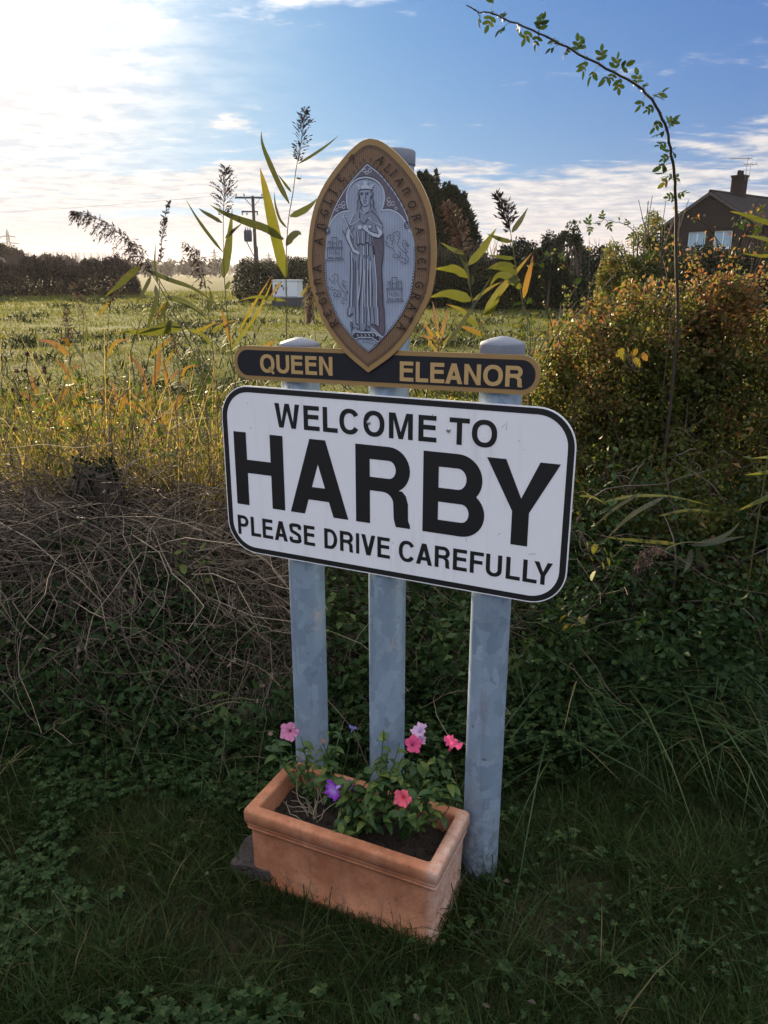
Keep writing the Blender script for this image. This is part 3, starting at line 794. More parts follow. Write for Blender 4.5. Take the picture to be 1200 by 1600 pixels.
def glyph(ch, w, h, s, b):
    """outlines of a grotesque capital in a w x h box; s stem, b bar thickness. Each list: outer contour then its holes"""
    if ch == 'H': return [[[(0, 0), (s, 0), (s, h * .45), (w - s, h * .45), (w - s, 0), (w, 0), (w, h), (w - s, h), (w - s, h * .45 + b * 1.05), (s, h * .45 + b * 1.05), (s, h), (0, h)]]]
    if ch == 'I': return [[[(0, 0), (w, 0), (w, h), (0, h)]]]
    if ch == 'E': return [[[(0, 0), (w, 0), (w, b), (s, b), (s, h * .46), (w * .94, h * .46), (w * .94, h * .46 + b), (s, h * .46 + b), (s, h - b), (w * .98, h - b), (w * .98, h), (0, h)]]]
    if ch == 'F': return [[[(0, 0), (s, 0), (s, h * .44), (w * .92, h * .44), (w * .92, h * .44 + b), (s, h * .44 + b), (s, h - b), (w, h - b), (w, h), (0, h)]]]
    if ch == 'L': return [[[(0, 0), (w, 0), (w, b), (s, b), (s, h), (0, h)]]]
    if ch == 'T': c = w / 2; return [[[(c - s / 2, 0), (c + s / 2, 0), (c + s / 2, h - b), (w, h - b), (w, h), (0, h), (0, h - b), (c - s / 2, h - b)]]]
    if ch in 'AV':
        t = s * 1.09; a = s * .58; c = w / 2; xi = lambda y: t + (c - a) * y / h
        ya = (c - t) * h / (c - a)
        if ch == 'V': return [[[(0, h), (t, h), (c, h - ya), (w - t, h), (w, h), (c + a, 0), (c - a, 0)]]]
        y0 = h * .20; y1 = y0 + b
        return [[[(0, 0), (t, 0), (xi(y0), y0), (w - xi(y0), y0), (w - t, 0), (w, 0), (c + a, h), (c - a, h)], [(xi(y1), y1), (w - xi(y1), y1), (c, ya)]]]
    if ch == 'W':
        t = s * 1.05; q = w / 4; a = s * .52
        return [[[(0, h), (t, h), (q + .12 * s, h * .26), (w / 2 - a, h), (w / 2 + a, h), (w - q - .12 * s, h * .26), (w - t, h), (w, h), (w - q + a, 0), (w - q - a, 0), (w / 2, h * .70), (q + a, 0), (q - a, 0)]]]
    if ch == 'M':
        t = s * .95
        return [[[(0, 0), (t, 0), (t, h * .74), (w / 2 - s * .45, 0), (w / 2 + s * .45, 0), (w - t, h * .74), (w - t, 0), (w, 0), (w, h), (w - t * 1.4, h), (w / 2, h * .27), (t * 1.4, h), (0, h)]]]
    if ch == 'N': return [[[(0, 0), (s, 0), (s, h * .68), (w - s, 0), (w, 0), (w, h), (w - s, h), (w - s, h * .32), (s, h), (0, h)]]]
    if ch == 'Y':
        c = w / 2; t = s * 1.14; y = h * .40
        return [[[(c - s / 2, 0), (c + s / 2, 0), (c + s / 2, y), (w, h), (w - t, h), (c, h * .56), (t, h), (0, h), (c - s / 2, y)]]]
    if ch in 'OQ':
        o = [[sup(w / 2, h / 2, w / 2, h / 2 * 1.02), sup(w / 2, h / 2, w / 2 - s, h / 2 * 1.02 - b)]]
        if ch == 'Q': o.append([[(w * .54, h * .24), (w * .68, h * .34), (w * 1.0, h * -.02), (w * .87, h * -.10)]])
        return o
    if ch == 'C':
        a = 40
        return [[sup(w / 2, h / 2, w / 2, h / 2 * 1.02, 32, 328, 30) + sup(w / 2, h / 2, w / 2 - s, h / 2 * 1.02 - b, 328, 32, 30)]]
    if ch == 'U':
        r = w / 2
        return [[[(0, h), (0, r * .95)] + sup(r, r * .95, r, r * .97, 180, 360, 18)[1:-1] + [(w, r * .95), (w, h), (w - s, h), (w - s, r * .95)] + sup(r, r * .95, r - s, r * .97 - b, 360, 180, 18)[1:-1] + [(s, r * .95), (s, h)]]]
    if ch == 'D':
        r = min(w * .55, h * .5)
        return [[[(0, 0), (w - r, 0)] + arc(w - r, h * .5, r, h * .5, -90, 90, 18) + [(0, h)], [(s, b), (s, h - b)] + arc(w - r, h * .5, r - s, h * .5 - b, 90, -90, 18)]]
    if ch in 'PR':
        m_ = h * .43 if ch == 'R' else h * .40; r = (h - m_) / 2; cx = w - r * .98; cy = m_ + r
        bowl_in = [(s, m_ + b), (s, h - b)] + arc(cx, cy, r * .98 - s * .95, r - b, 90, -90, 14)
        if ch == 'P': return [[[(0, 0), (s, 0), (s, m_), (cx, m_)] + arc(cx, cy, r * .98, r, -90, 90, 16) + [(0, h)], bowl_in]]
        leg = [(w * .50, m_)] + arc(w * .50, m_ - h * .14, w * .97 - s - w * .50, h * .14, 90, 0, 8) + [(w * .98 - s, h * .1), (w - s * .93, 0), (w * 1.01, 0), (w * 1.01, b * .22), (w * .975, h * .10), (w * .97, m_ - h * .12), (w * .93, m_ - h * .02), (w * .86, m_ + h * .035)]
        return [[[(0, 0), (s, 0), (s, m_)] + leg + arc(cx, cy, r * .98, r, -62, 90, 14) + [(0, h)], bowl_in]]
    if ch == 'B':
        m_ = h * .485; r1 = (h - m_ + b * .5) / 2; r2 = (m_ + b * .5) / 2; cx1 = w * .95 - r1; cx2 = w - r2
        y1 = h - r1; y2 = r2
        dd = math.hypot(cx2 - cx1, y2 - y1); aa = (r1 * r1 - r2 * r2 + dd * dd) / (2 * dd); hh = math.sqrt(max(0, r1 * r1 - aa * aa))
        ex, ey = (cx2 - cx1) / dd, (y2 - y1) / dd
        ix, iy = max(((cx1 + aa * ex - hh * ey, y1 + aa * ey + hh * ex), (cx1 + aa * ex + hh * ey, y1 + aa * ey - hh * ex)))
        t2, t1 = math.degrees(math.atan2(iy - y2, ix - cx2)), math.degrees(math.atan2(iy - y1, ix - cx1))
        return [[[(0, 0), (cx2, 0)] + arc(cx2, y2, r2, r2, -90, t2, 14) + arc(cx1, y1, r1, r1, t1, 90, 14)[1:] + [(0, h)],
                 [(s, b), (s, 2 * r2 - b)] + arc(cx2, y2, r2 - s * .98, r2 - b, 90, -90, 14),
                 [(s, h - 2 * r1 + b), (s, h - b)] + arc(cx1, y1, r1 - s * .98, r1 - b, 90, -90, 14)]]
    if ch == 'S':
        sp = smooth_path([(w - s * .5, h * .71, 0), (w * .86, h * .88, 0), (w * .5, h - b * .5, 0), (w * .14, h * .87, 0), (s * .55, h * .73, 0), (w * .2, h * .60, 0), (w * .5, h * .515, 0), (w * .82, h * .41, 0), (w - s * .52, h * .27, 0), (w * .86, h * .125, 0), (w * .5, b * .5, 0), (w * .14, h * .12, 0), (s * .5, h * .30, 0)], 56)[:, :2]
        return [Strip(sp, (s + b) * .5)]
    raise KeyError(ch)
def flat_face(name, groups, mat, parent, off, conv):
    """fills contours (with holes) as one flat mesh standing off the board"""
    V, F = [], []
    for gset in groups:
        if isinstance(gset, Strip):
            k0, n = len(V), len(gset.a)
            V += [conv(a, b, off) for a, b in gset.a] + [conv(a, b, off) for a, b in gset.b]
            F += [(k0 + i, k0 + i + 1, k0 + n + i + 1, k0 + n + i) for i in range(n - 1)]
            continue
        polys = [[Vector((a, b, 0)) for a, b in c] for c in gset]
        k0 = len(V)
        for c in gset: V += [conv(a, b, off) for a, b in c]
        F += [tuple(k0 + i for i in f) for f in geometry.tessellate_polygon(polys)]
    o = mobj(name, V, F, mat, parent)
    bm = bmesh.new(); bm.from_mesh(o.data)
    for f in bm.faces:
        if f.normal.y > 0: f.normal_flip()
    bm.to_mesh(o.data); bm.free()
    return o
def letters(text, spans, vcap, vbase, s, b, mat, parent, off, shear=0.0, bold=1.0):
    """one object per letter; spans gives left and right edge of each letter on the board"""
    for ch, (u0, u1) in zip(text.replace(' ', ''), spans):
        dv = shear * u0
        gl = glyph(ch, u1 - u0, vbase - vcap, s if ch != 'I' else u1 - u0, b)
        flat_face('letter', gl, mat, parent, off, lambda a, c, o_, u0=u0, dv=dv: S3(u0 + a, vbase - c + dv + shear * a, o_))
def slab(name, contour, y_front, thick, mat, parent, conv=None, edge_mat=None):
    """a board cut to an outline, front face towards the road"""
    n = len(contour)
    V = [S3(u, v, y_front) for u, v in contour] + [S3(u, v, y_front - thick) for u, v in contour]
    tri = geometry.tessellate_polygon([[Vector((u, v, 0)) for u, v in contour]])
    F = [tuple(f) for f in tri] + [tuple(n + i for i in reversed(f)) for f in tri]
    sides = [(i, (i + 1) % n, n + (i + 1) % n, n + i) for i in range(n)]
    me = bpy.data.meshes.new(name); me.from_pydata(V, [], F + sides)
    me.materials.append(mat); me.materials.append(edge_mat or mat)
    for p in me.polygons:
        if len(p.vertices) == 4 and p.index >= len(F): p.material_index = 1
    bm = bmesh.new(); bm.from_mesh(me); bmesh.ops.recalc_face_normals(bm, faces=bm.faces); bm.to_mesh(me); bm.free()
    return link(name, me, parent)
def rrect(u0, u1, v0, v1, r, n=12):
    return arc(u1 - r, v0 + r, r, r, -90, 0, n) + arc(u1 - r, v1 - r, r, r, 0, 90, n) + arc(u0 + r, v1 - r, r, r, 90, 180, n) + arc(u0 + r, v0 + r, r, r, 180, 270, n)

# three posts, the middle one carrying the seal
PR = .0490
for k, (u, vtop, lean) in enumerate(((.2125, -.108, 0), (.4585, -.535, .012), (.7430, -.128, 0))):
    yb = .004 + PR + .004
    zt_ = SO[2] - vtop
    Pp = np.array([[(u - BW / 2, yb, -.25), (u - BW / 2, yb, .9), (u - BW / 2 + lean * .4, yb, zt_ - .4), (u - BW / 2 + lean, yb, zt_)]])
    V, F, _ = tubes(Pp, np.full((1, 4), PR), 32)
    pst = mobj('post', V, F, M['steel'], sign, smooth=True)
    prof = [(PR + .0018, -.042), (PR + .0018, -.004), (PR - .0015, .002), (PR * .55, .009), (PR * .16, .014), (.0001, .0145)]
    if k == 1: prof = [(PR + .002, -.03), (PR + .002, -.002), (PR - .002, .002), (.0001, .003)]
    V = [(u - BW / 2 + lean + r * cos(a), yb + r * sin(a), zt_ + z) for r, z in prof for a in np.arange(32) * pi / 16]
    F = np.array([[i * 32 + j, i * 32 + (j + 1) % 32, i * 32 + 32 + (j + 1) % 32, i * 32 + 32 + j] for i in range(len(prof) - 1) for j in range(32)])
    mobj('post_cap', V, F, M['post_cap'], pst, smooth=True)

# main board: white sheet, black band set in from a thin pale rim
RAD = .088
board = slab('welcome_board', rrect(0, BW, 0, BH, RAD), 0.0, .004, M['white_board'], sign, edge_mat=M['board_edge'])
flat_face('border', [[rrect(.0028, BW - .0028, .0028, BH - .0028, RAD - .003), rrect(.0175, BW - .0175, .0165, BH - .0165, RAD - .018)]], M['black_vinyl'], board, .0005, S3)
letters('WELCOME TO', [(.1675, .2413), (.2530, .2990), (.3085, .3502), (.3552, .4112), (.4213, .4780), (.4896, .5516), (.5660, .6118), (.6432, .6920), (.6976, .7573)], .0382, .1003, .0128, .0112, M['black_vinyl'], board, .0006)
letters('HARBY', [(.0350, .1880), (.2052, .3765), (.3985, .5455), (.5798, .7350), (.7360, .9040)], .1222, .3218, .0395, .0345, M['black_vinyl'], board, .0006)
letters('PLEASE DRIVE CAREFULLY', [(.0325, .0678), (.0752, .1070), (.1130, .1462), (.1512, .1922), (.1985, .2345), (.2430, .2766), (.3045, .3430), (.3510, .3888), (.3974, .4068), (.4128, .4524), (.4582, .4930),
         (.5175, .5613), (.5640, .6069), (.6136, .6522), (.6608, .6966), (.7038, .7380), (.7436, .7828), (.7928, .8270), (.8332, .8666), (.8588, .9016)], .3537, .4086, .0102, .0092, M['black_vinyl'], board, .0006)
for x_, y_ in ((576, 660), (701, 672)):
    u, v = sg(x_, y_)
    prof = [(.0052, 0), (.0052, .002), (.0035, .0034), (.0001, .0037)]
    V = [(u - BW / 2 + r * cos(a), -h, SO[2] - v + r * sin(a)) for r, h in prof for a in np.arange(10) * pi / 5]
    F = np.array([[i * 10 + j, i * 10 + (j + 1) % 10, i * 10 + 10 + (j + 1) % 10, i * 10 + 10 + j] for i in range(3) for j in range(10)])
    mobj('bolt', V, F, M['bolt'], board, smooth=True)
# scratches in the white face, seen as thin dark nicks
for pts in ([(784, 668), (793, 659), (791, 672)], [(729, 840), (728, 846)], [(826, 866), (837, 865)], [(778, 836), (782, 833)]):
    P = np.array([sg(*p) for p in pts])
    flat_face('scratch', [[stroke(P, .0007)]], M['emblem_dark'], board, .0006, S3)

# name plaque: gold rim, dark panel, gold lettering; it sits a hair out of level
SH = -.0098
def S3p(u, v, off=0.0): return S3(u, v + SH * (u - .45), off)
VP0, VP1 = -.1053, -.0202
def cap_bar(i):
    u0, u1, v0, v1 = .0500 + i, .8470 - i, VP0 + i, VP1 - i
    r = (v1 - v0) / 2 * .98
    return rrect(u0, u1, v0, v1, r, 12)
plq_c = [(u, v + SH * (u - .45)) for u, v in cap_bar(0)]
plaque = slab('name_plaque', plq_c, .0, .004, M['gold'], sign)
flat_face('panel', [[cap_bar(.0105)]], M['navy'], plaque, .0006, S3p)
letters('QUEEN', [(.1305, .1735), (.1792, .2168), (.2225, .2560), (.2632, .2960), (.3022, .3392)], -.0808, -.0358, .0098, .0088, M['gold_letter'], plaque, .0012, SH)
letters('ELEANOR', [(.5175, .5521), (.5577, .5890), (.5937, .6280), (.6302, .6712), (.6754, .7142), (.7197, .7645), (.7702, .8082)], -.0772, -.0318, .0098, .0088, M['gold_letter'], plaque, .0012, SH)

# ---- oval seal, traced on its own plate
EO = .0045
def E(pts, org, sc): return [sg(org[0] + x / sc, org[1] + y / sc, EO) for x, y in pts]
def E1(pts): return [sg(x, y, EO) for x, y in pts]
def smooth2(pts, k, closed=False):
    P = [(a, b, 0) for a, b in pts]
    return [tuple(q[:2]) for q in smooth_path(P, k)]
Lo = [(575.3, 582), (557, 567.5), (538, 550), (517, 524), (501, 496), (490.5, 464), (484.5, 443), (481, 420), (480.5, 396), (482.3, 370), (486.5, 341.7), (494.7, 312.7), (511.7, 279.7), (539, 244), (556, 227), (566.7, 219.6), (577.5, 216.4)]
Ro = [(577.5, 216.4), (593.3, 219.8), (611.7, 232), (633.7, 254), (653.8, 280.6), (669.4, 313.6), (677.7, 346.6), (680.6, 378), (681, 400), (679.8, 424), (676, 448), (669.5, 470), (650, 507.8), (632.5, 534.5), (613, 555), (594, 569.5), (575.3, 582)]
rim = smooth2(E1(Lo), 40)[:-1] + smooth2(E1(Ro), 40)[:-1]
seal = slab('seal_plate', rim, EO, .006, M['gold'], sign)
cen = np.array(sg(579, 402, EO))
def inset(c, d):
    P = np.array(c); T = unit(np.roll(P, -1, 0) - np.roll(P, 1, 0)); Nn = np.stack([-T[:, 1], T[:, 0]], -1)
    Nn *= np.sign(((cen - P) * Nn).sum(1))[:, None]
    return [tuple(q) for q in P + Nn * d]
ring = inset(rim, .0115)
flat_face('ring', [[ring]], M['emblem_tan'], seal, EO + .0004, S3)
_lv = [EO + .0008]
def ink(name, polys, mat, lift=.00012):
    _lv[0] += lift
    return flat_face(name, polys, mat, seal, _lv[0], S3)
def lines(name, plist, w, mat, smooth=True, lift=.00012):
    polys = []
    for p in plist:
        P = np.array(p)
        if smooth and len(P) > 2: P = np.array(smooth2(p, max(8, len(P) * 4)))
        polys.append(Strip(P, w))
    return ink(name, polys, mat, lift)
PXM = .00158                                             # one photo pixel on the seal, metres
ink('ring_line', [[inset(rim, .0140), inset(rim, .0150)], [inset(rim, .0180), inset(rim, .0186)]], M['emblem_brown'])
# picture field: pointed at head and foot
fieldL = [(576.5, 549), (563, 538), (550, 525), (538, 510.5), (527.5, 493.8), (519, 473), (512.6, 451.8), (509.5, 430), (508.3, 405), (509.3, 383.8), (512, 360), (518, 339), (529, 314), (542.5, 292.5), (558, 274), (574, 257)]
fieldR = [(574, 257), (592, 271), (610, 292), (624, 313), (636, 338), (644, 362), (648.5, 384), (649, 405), (647.5, 424), (643, 455), (635.5, 475), (625.5, 494), (612, 512.5), (597.5, 529), (588, 539.5), (576.5, 549)]
field = smooth2(E1(fieldL), 36)[:-1] + smooth2(E1(fieldR), 36)[:-1]
ink('picture_field', [[field]], M['emblem_silver'])
zA, zB, zC, z7, z4 = ((540, 270), 14.55), ((535, 360), 14.55), ((535, 480), 13.333), ((475, 340), 5.714), ((450, 200), 4.0)
zL, zK, zM = ((600, 350), 22.86), ((500, 360), 24.0), ((505, 420), 24.0)
# dark ornament between the pointed arch and the trefoil
apexL = [(574, 257), (558, 274), (542.5, 292.5), (529, 314), (518, 339), (511.5, 362)]
lobeL = [(511.5, 362), (516, 350), (523, 339), (532, 332.5), (541, 330), (547.5, 330.5)]
head_arc = [(547.5, 330.5), (543.5, 322), (542, 311), (543.5, 299), (549.5, 287.5), (559, 280), (571, 277.3), (583, 279.5), (593, 286.5), (599.3, 297), (601, 309), (599.5, 320), (596, 329.5)]
lobeR = [(596, 329.5), (604, 327.5), (614, 329), (624, 334.5), (631.5, 343), (638, 356), (641, 363)]
apexR = [(641, 363), (636, 338), (624, 313), (610, 292), (592, 271), (574, 257)]
sp_ = smooth2(E1(apexR), 20)[:-1] + smooth2(E1(apexL), 20)[:-1] + smooth2(E1(lobeL), 14)[:-1] + smooth2(E1(head_arc), 30)[:-1] + smooth2(E1(lobeR), 14)[:-1]
ink('spandrel', [[sp_]], M['emblem_spandrel'])
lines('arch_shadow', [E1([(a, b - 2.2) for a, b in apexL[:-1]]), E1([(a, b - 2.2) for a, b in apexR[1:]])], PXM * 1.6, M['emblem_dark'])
lines('arch_line', [E1(apexL), E1(apexR)], PXM * 1.3, M['emblem_light'])
off_ = lambda L_, dx_, dy_: [(a + dx_, b + dy_) for a, b in L_]
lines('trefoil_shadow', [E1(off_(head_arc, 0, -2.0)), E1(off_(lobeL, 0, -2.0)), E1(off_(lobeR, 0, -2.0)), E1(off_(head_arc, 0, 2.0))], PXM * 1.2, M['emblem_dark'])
lines('trefoil_line', [E1(head_arc), E1(lobeL), E1(lobeR)], PXM * 2.0, M['emblem_light'])
# leaf sprigs in the spandrels and along the arch
sprig = []
for cx_, cy_, r_ in ((570, 266.5, 2.6), (578.5, 266.5, 2.6), (574, 270, 2.2), (608, 312, 3.0), (614.5, 318, 2.8), (608.5, 319, 2.6), (537, 318, 2.8), (531.5, 322, 2.6), (537.5, 323.5, 2.2), (619.5, 325.5, 2), (527, 328, 2)):
    sprig.append(E1([(cx_ + r_ * cos(a), cy_ + r_ * sin(a)) for a in np.linspace(0, 5.6, 9)]))
for sp1 in sprig: lines('sprig', [sp1], PXM * .9, M['emblem_light'], True, .00001)
crock = []
for i in range(13):
    t_ = i / 12
    for side in (-1, 1):
        x_ = 574 + side * (3 + 62 * t_); y_ = 253 + (88 * t_ ** 1.12)
        crock.append(E1([(x_ + side * 1.0, y_ + 1), (x_ + side * 2.5, y_ - 5 + 2 * t_), (x_ + side * 4.2, y_ - 3)]))
lines('crocket', crock, PXM * .8, M['emblem_dark'])
# boss at the spring of each side lobe
for cx_, cy_ in ((637, 352), (512, 360)):
    lines('boss', [E1([(cx_ + r_ * cos(a), cy_ + r_ * 1.2 * sin(a)) for a in np.linspace(0, 6.0, 9)]) for r_ in (4.5, 2.2)], PXM * 1.1, M['emblem_dark'])
# beaded edge of the field
bl, bd_ = [], []
for arr in (fieldL[:9], fieldR[6:]):
    P = np.array(smooth2(E1(arr), 60)); lines('bead_line', [[tuple(q) for q in P]], PXM * 2.4, M['emblem_dark'], False)
    for q0, q1 in zip(P[:-1], P[1:]): bl.append([tuple(q0 + (q1 - q0) * .2), tuple(q0 + (q1 - q0) * .75)])
lines('bead', bl, PXM * 1.2, M['emblem_light'], False)
# figure: cloak, gown, arms, head
cloak = E([(500, 0), (850, 100), (935, 60), (945, 500), (905, 900), (935, 1300), (945, 1600)], *zB) + E([(885, 300), (895, 480), (850, 585), (820, 590), (600, 380), (560, 300)], *zC)
ink('cloak', [[cloak]], M['emblem_spandrel'])
cl2 = E([(205, 430), (260, 300), (395, 300), (400, 1000), (330, 1600)], *zB) + E([(235, 0), (240, 130), (150, 190), (130, 190), (135, 60)], *zC) + E([(190, 1500), (215, 900)], *zB)
ink('cloak_fold', [[cl2]], M['emblem_mid'])
gown = E([(345, 0), (540, 20), (700, 120), (715, 290), (735, 560), (770, 900), (790, 1300), (800, 1600)], *zB) + E([(768, 80), (770, 400), (690, 350), (610, 350), (540, 440), (440, 490), (290, 420), (235, 420), (240, 100)], *zC) + E([(215, 1745), (230, 1300), (310, 1200), (370, 900), (400, 500), (405, 320), (350, 300)], *zB)
ink('gown', [[gown]], M['emblem_mid'])
bod = E([(220, 930), (330, 890), (345, 830), (640, 830), (700, 860), (850, 1215), (850, 1330), (770, 1480), (640, 1450), (630, 1600), (230, 1600), (215, 1250), (110, 1190)], *zA)
ink('bodice', [[bod]], M['emblem_mid'])
arm1 = E([(110, 1170), (40, 1300), (15, 1440), (40, 1500), (95, 1600)], *zA) + E([(200, 380), (250, 480), (350, 540), (395, 535), (390, 500), (330, 450), (290, 440), (240, 330), (190, 190), (180, 60)], *zB)
ink('sleeve', [[arm1]], M['emblem_light'])
arm2 = E([(690, 1190), (760, 1370), (660, 1375), (560, 1310), (520, 1230), (460, 1180), (400, 1220), (410, 1280), (500, 1350), (620, 1440), (770, 1480), (850, 1400), (845, 1330)], *zA)
ink('sleeve', [[arm2]], M['emblem_light'])
head = E([(330, 400), (300, 500), (330, 580), (290, 650), (300, 760), (265, 850), (330, 880), (380, 880), (460, 930), (540, 880), (660, 850), (700, 860), (640, 760), (655, 670), (605, 560), (640, 500), (590, 400)], *zA)
ink('hair', [[head]], M['emblem_mid'])
face = E([(350, 420), (335, 520), (355, 640), (400, 740), (450, 780), (520, 735), (560, 620), (575, 500), (560, 410), (460, 385)], *zA)
ink('face', [[face]], M['emblem_silver'])
neck = E([(385, 770), (400, 880), (460, 920), (540, 880), (570, 760), (460, 790)], *zA)
ink('neck', [[neck]], M['emblem_silver'])
crown = E([(320, 388), (290, 290), (262, 238), (330, 290), (385, 310), (430, 262), (408, 220), (440, 212), (458, 175), (482, 212), (522, 218), (498, 262), (545, 305), (600, 280), (690, 240), (625, 320), (605, 388), (460, 368)], *zA)
ink('crown', [[crown]], M['emblem_light'])
D_ = [E(p, *zA) for p in ([(318, 392), (460, 372), (608, 392)], [(330, 400), (298, 500), (328, 575), (286, 650), (298, 760), (262, 855)], [(590, 400), (636, 490), (603, 560), (655, 660), (640, 760), (700, 850)],
      [(350, 470), (335, 540), (352, 640), (400, 735), (450, 778), (520, 735)], [(468, 440), (476, 580), (425, 600)], [(415, 650), (460, 640), (500, 650)], [(355, 470), (390, 455), (425, 470)], [(490, 465), (520, 450), (545, 465)],
      [(430, 690), (475, 690)], [(385, 775), (400, 880), (460, 925), (545, 885)], [(340, 830), (370, 740), (345, 660), (350, 560)], [(560, 830), (590, 760), (570, 640), (585, 540)], [(340, 320), (360, 360)], [(580, 320), (560, 360)],
      [(220, 935), (110, 1195), (330, 1085)], [(330, 1085), (440, 1165), (470, 1130), (560, 1055), (850, 1225)], [(210, 1240), (150, 1360)], [(395, 1215), (300, 1240), (345, 1300), (400, 1260)],
      [(410, 1280), (500, 1352), (620, 1445), (770, 1485), (855, 1400)], [(520, 1230), (570, 1320), (760, 1385)], [(690, 1190), (760, 1375)], [(540, 1210), (570, 1185), (605, 1210), (590, 1270), (550, 1260)],
      [(340, 900), (330, 1080)], [(600, 860), (720, 980), (850, 1180)], [(15, 1430), (40, 1300), (110, 1190)], [(75, 1190), (200, 1600)])]
D_ += [E(p, *zB) for p in ([(20, 0), (85, 130), (130, 260), (205, 390), (250, 485), (350, 548)], [(190, 120), (250, 320), (340, 445)], [(345, 0), (350, 330)], [(380, 20), (400, 310)], [(440, 20), (445, 300)], [(545, 40), (540, 285)], [(575, 60), (590, 285)],
      [(620, 110), (615, 290)], [(670, 130), (690, 290)], [(350, 345), (400, 320), (445, 300), (500, 335), (540, 285), (595, 285), (650, 335), (710, 290)], [(485, 335), (510, 560), (535, 610)], [(555, 310), (560, 900), (540, 1745)],
      [(605, 320), (610, 590)], [(480, 640), (465, 1000), (400, 1745)], [(400, 560), (385, 900), (405, 1300), (395, 1745)], [(190, 470), (200, 900), (175, 1745)], [(260, 620), (270, 1200), (250, 1745)], [(310, 700), (300, 1745)],
      [(600, 900), (620, 1400), (625, 1745)], [(640, 600), (690, 1200), (690, 1745)], [(715, 330), (760, 760), (800, 1300), (815, 1745)], [(520, 1100), (510, 1745)], [(940, 60), (945, 520), (905, 900), (940, 1745)], [(700, 350), (730, 620)])]
D_ += [E(p, *zC) for p in ([(130, 0), (130, 190), (235, 120)], [(150, 200), (215, 330), (240, 420)], [(285, 0), (300, 340)], [(370, 0), (370, 350)], [(465, 0), (465, 330)], [(525, 0), (510, 380)], [(590, 0), (600, 330)], [(665, 0), (680, 330)], [(770, 0), (770, 410)],
      [(300, 350), (350, 360), (380, 430), (310, 470)], [(480, 480), (510, 400), (560, 400), (590, 470), (480, 480)], [(600, 350), (690, 370), (830, 590)], [(200, 380), (230, 440), (200, 480)], [(880, 0), (895, 480), (830, 590)], [(480, 470), (570, 480)], [(180, 300), (210, 540)])]
lines('figure_line', D_, PXM * 1.0, M['emblem_dark'])
H_ = [E(p, *zB) for p in ([(365, 20), (385, 300)], [(465, 30), (470, 290)], [(600, 60), (600, 270)], [(495, 350), (500, 560)], [(580, 320), (590, 560)], [(225, 480), (235, 1000), (215, 1745)], [(440, 600), (430, 1100), (360, 1745)], [(500, 660), (490, 1200), (470, 1745)],
      [(590, 640), (585, 1200), (590, 1745)], [(655, 700), (660, 1745)], [(740, 560), (790, 1200), (795, 1745)], [(370, 900), (370, 1745)], [(520, 900), (530, 1745)])]
H_ += [E(p, *zC) for p in ([(175, 10), (165, 150)], [(325, 0), (325, 330)], [(430, 0), (435, 340)], [(550, 0), (575, 290)], [(750, 0), (760, 380)], [(145, 205), (215, 300)])]
lines('fold_highlight', H_, PXM * 1.3, M['emblem_light'])
lines('collar', [E(p, *zA) for p in ([(215, 930), (110, 1190), (325, 1078), (298, 1040)], [(585, 1015), (560, 1055), (850, 1218)], [(345, 870), (400, 905), (460, 935)])], PXM * 1.1, M['emblem_light'])
lines('sceptre', [E([(350, 545), (412, 690)], *z4), E([(352, 565), (372, 552)], *z4), E([(350, 545), (358, 535)], *z4), E([(345, 552), (358, 562), (372, 575)], *z4)], PXM * 1.2, M['emblem_light'], False)
lines('sceptre_edge', [E([(356, 545), (418, 690)], *z4)], PXM * .6, M['emblem_dark'], False)
ink('orb', [[E([(345 + 48 * cos(a), 1240 + 50 * sin(a)) for a in np.linspace(0, 2 * pi, 14, endpoint=False)], *zA)], [E([(572 + 34 * cos(a), 1228 + 38 * sin(a)) for a in np.linspace(0, 2 * pi, 14, endpoint=False)], *zA)]], M['emblem_light'])
# eyes
ink('eye', [[E([(x_ + 24 * cos(a), y_ + 16 * sin(a)) for a in np.linspace(0, 2 * pi, 8, endpoint=False)], *zA)] for x_, y_ in ((392, 490), (515, 485))], M['emblem_dark'])
# pedestal
ink('pedestal', [[E([(230, 590), (290, 520), (400, 530), (680, 535), (810, 640), (780, 715), (630, 625), (370, 620), (290, 650)], *zC)]], M['emblem_dark'])
lines('pedestal_line', [E(p, *zC) for p in ([(250, 520), (310, 512), (400, 528), (680, 530), (860, 632)], [(285, 655), (370, 622), (630, 628), (780, 722), (800, 640)], [(650, 440), (860, 625)])], PXM * 1.2, M['emblem_light'], False)
lines('pedestal_mark', [E([(x_, 560), (x_ + 30, 590), (x_ + 10, 600)], *zC) for x_ in (320, 400, 480, 560, 640, 710)], PXM * 1.0, M['emblem_light'])
lines('foot_line', [E([(430, 690), (520, 672), (620, 680)], *zC), E([(430, 740), (490, 725), (560, 735), (650, 750)], *zC), E([(780, 725), (660, 800)], *zC)], PXM * .6, M['emblem_dark'])
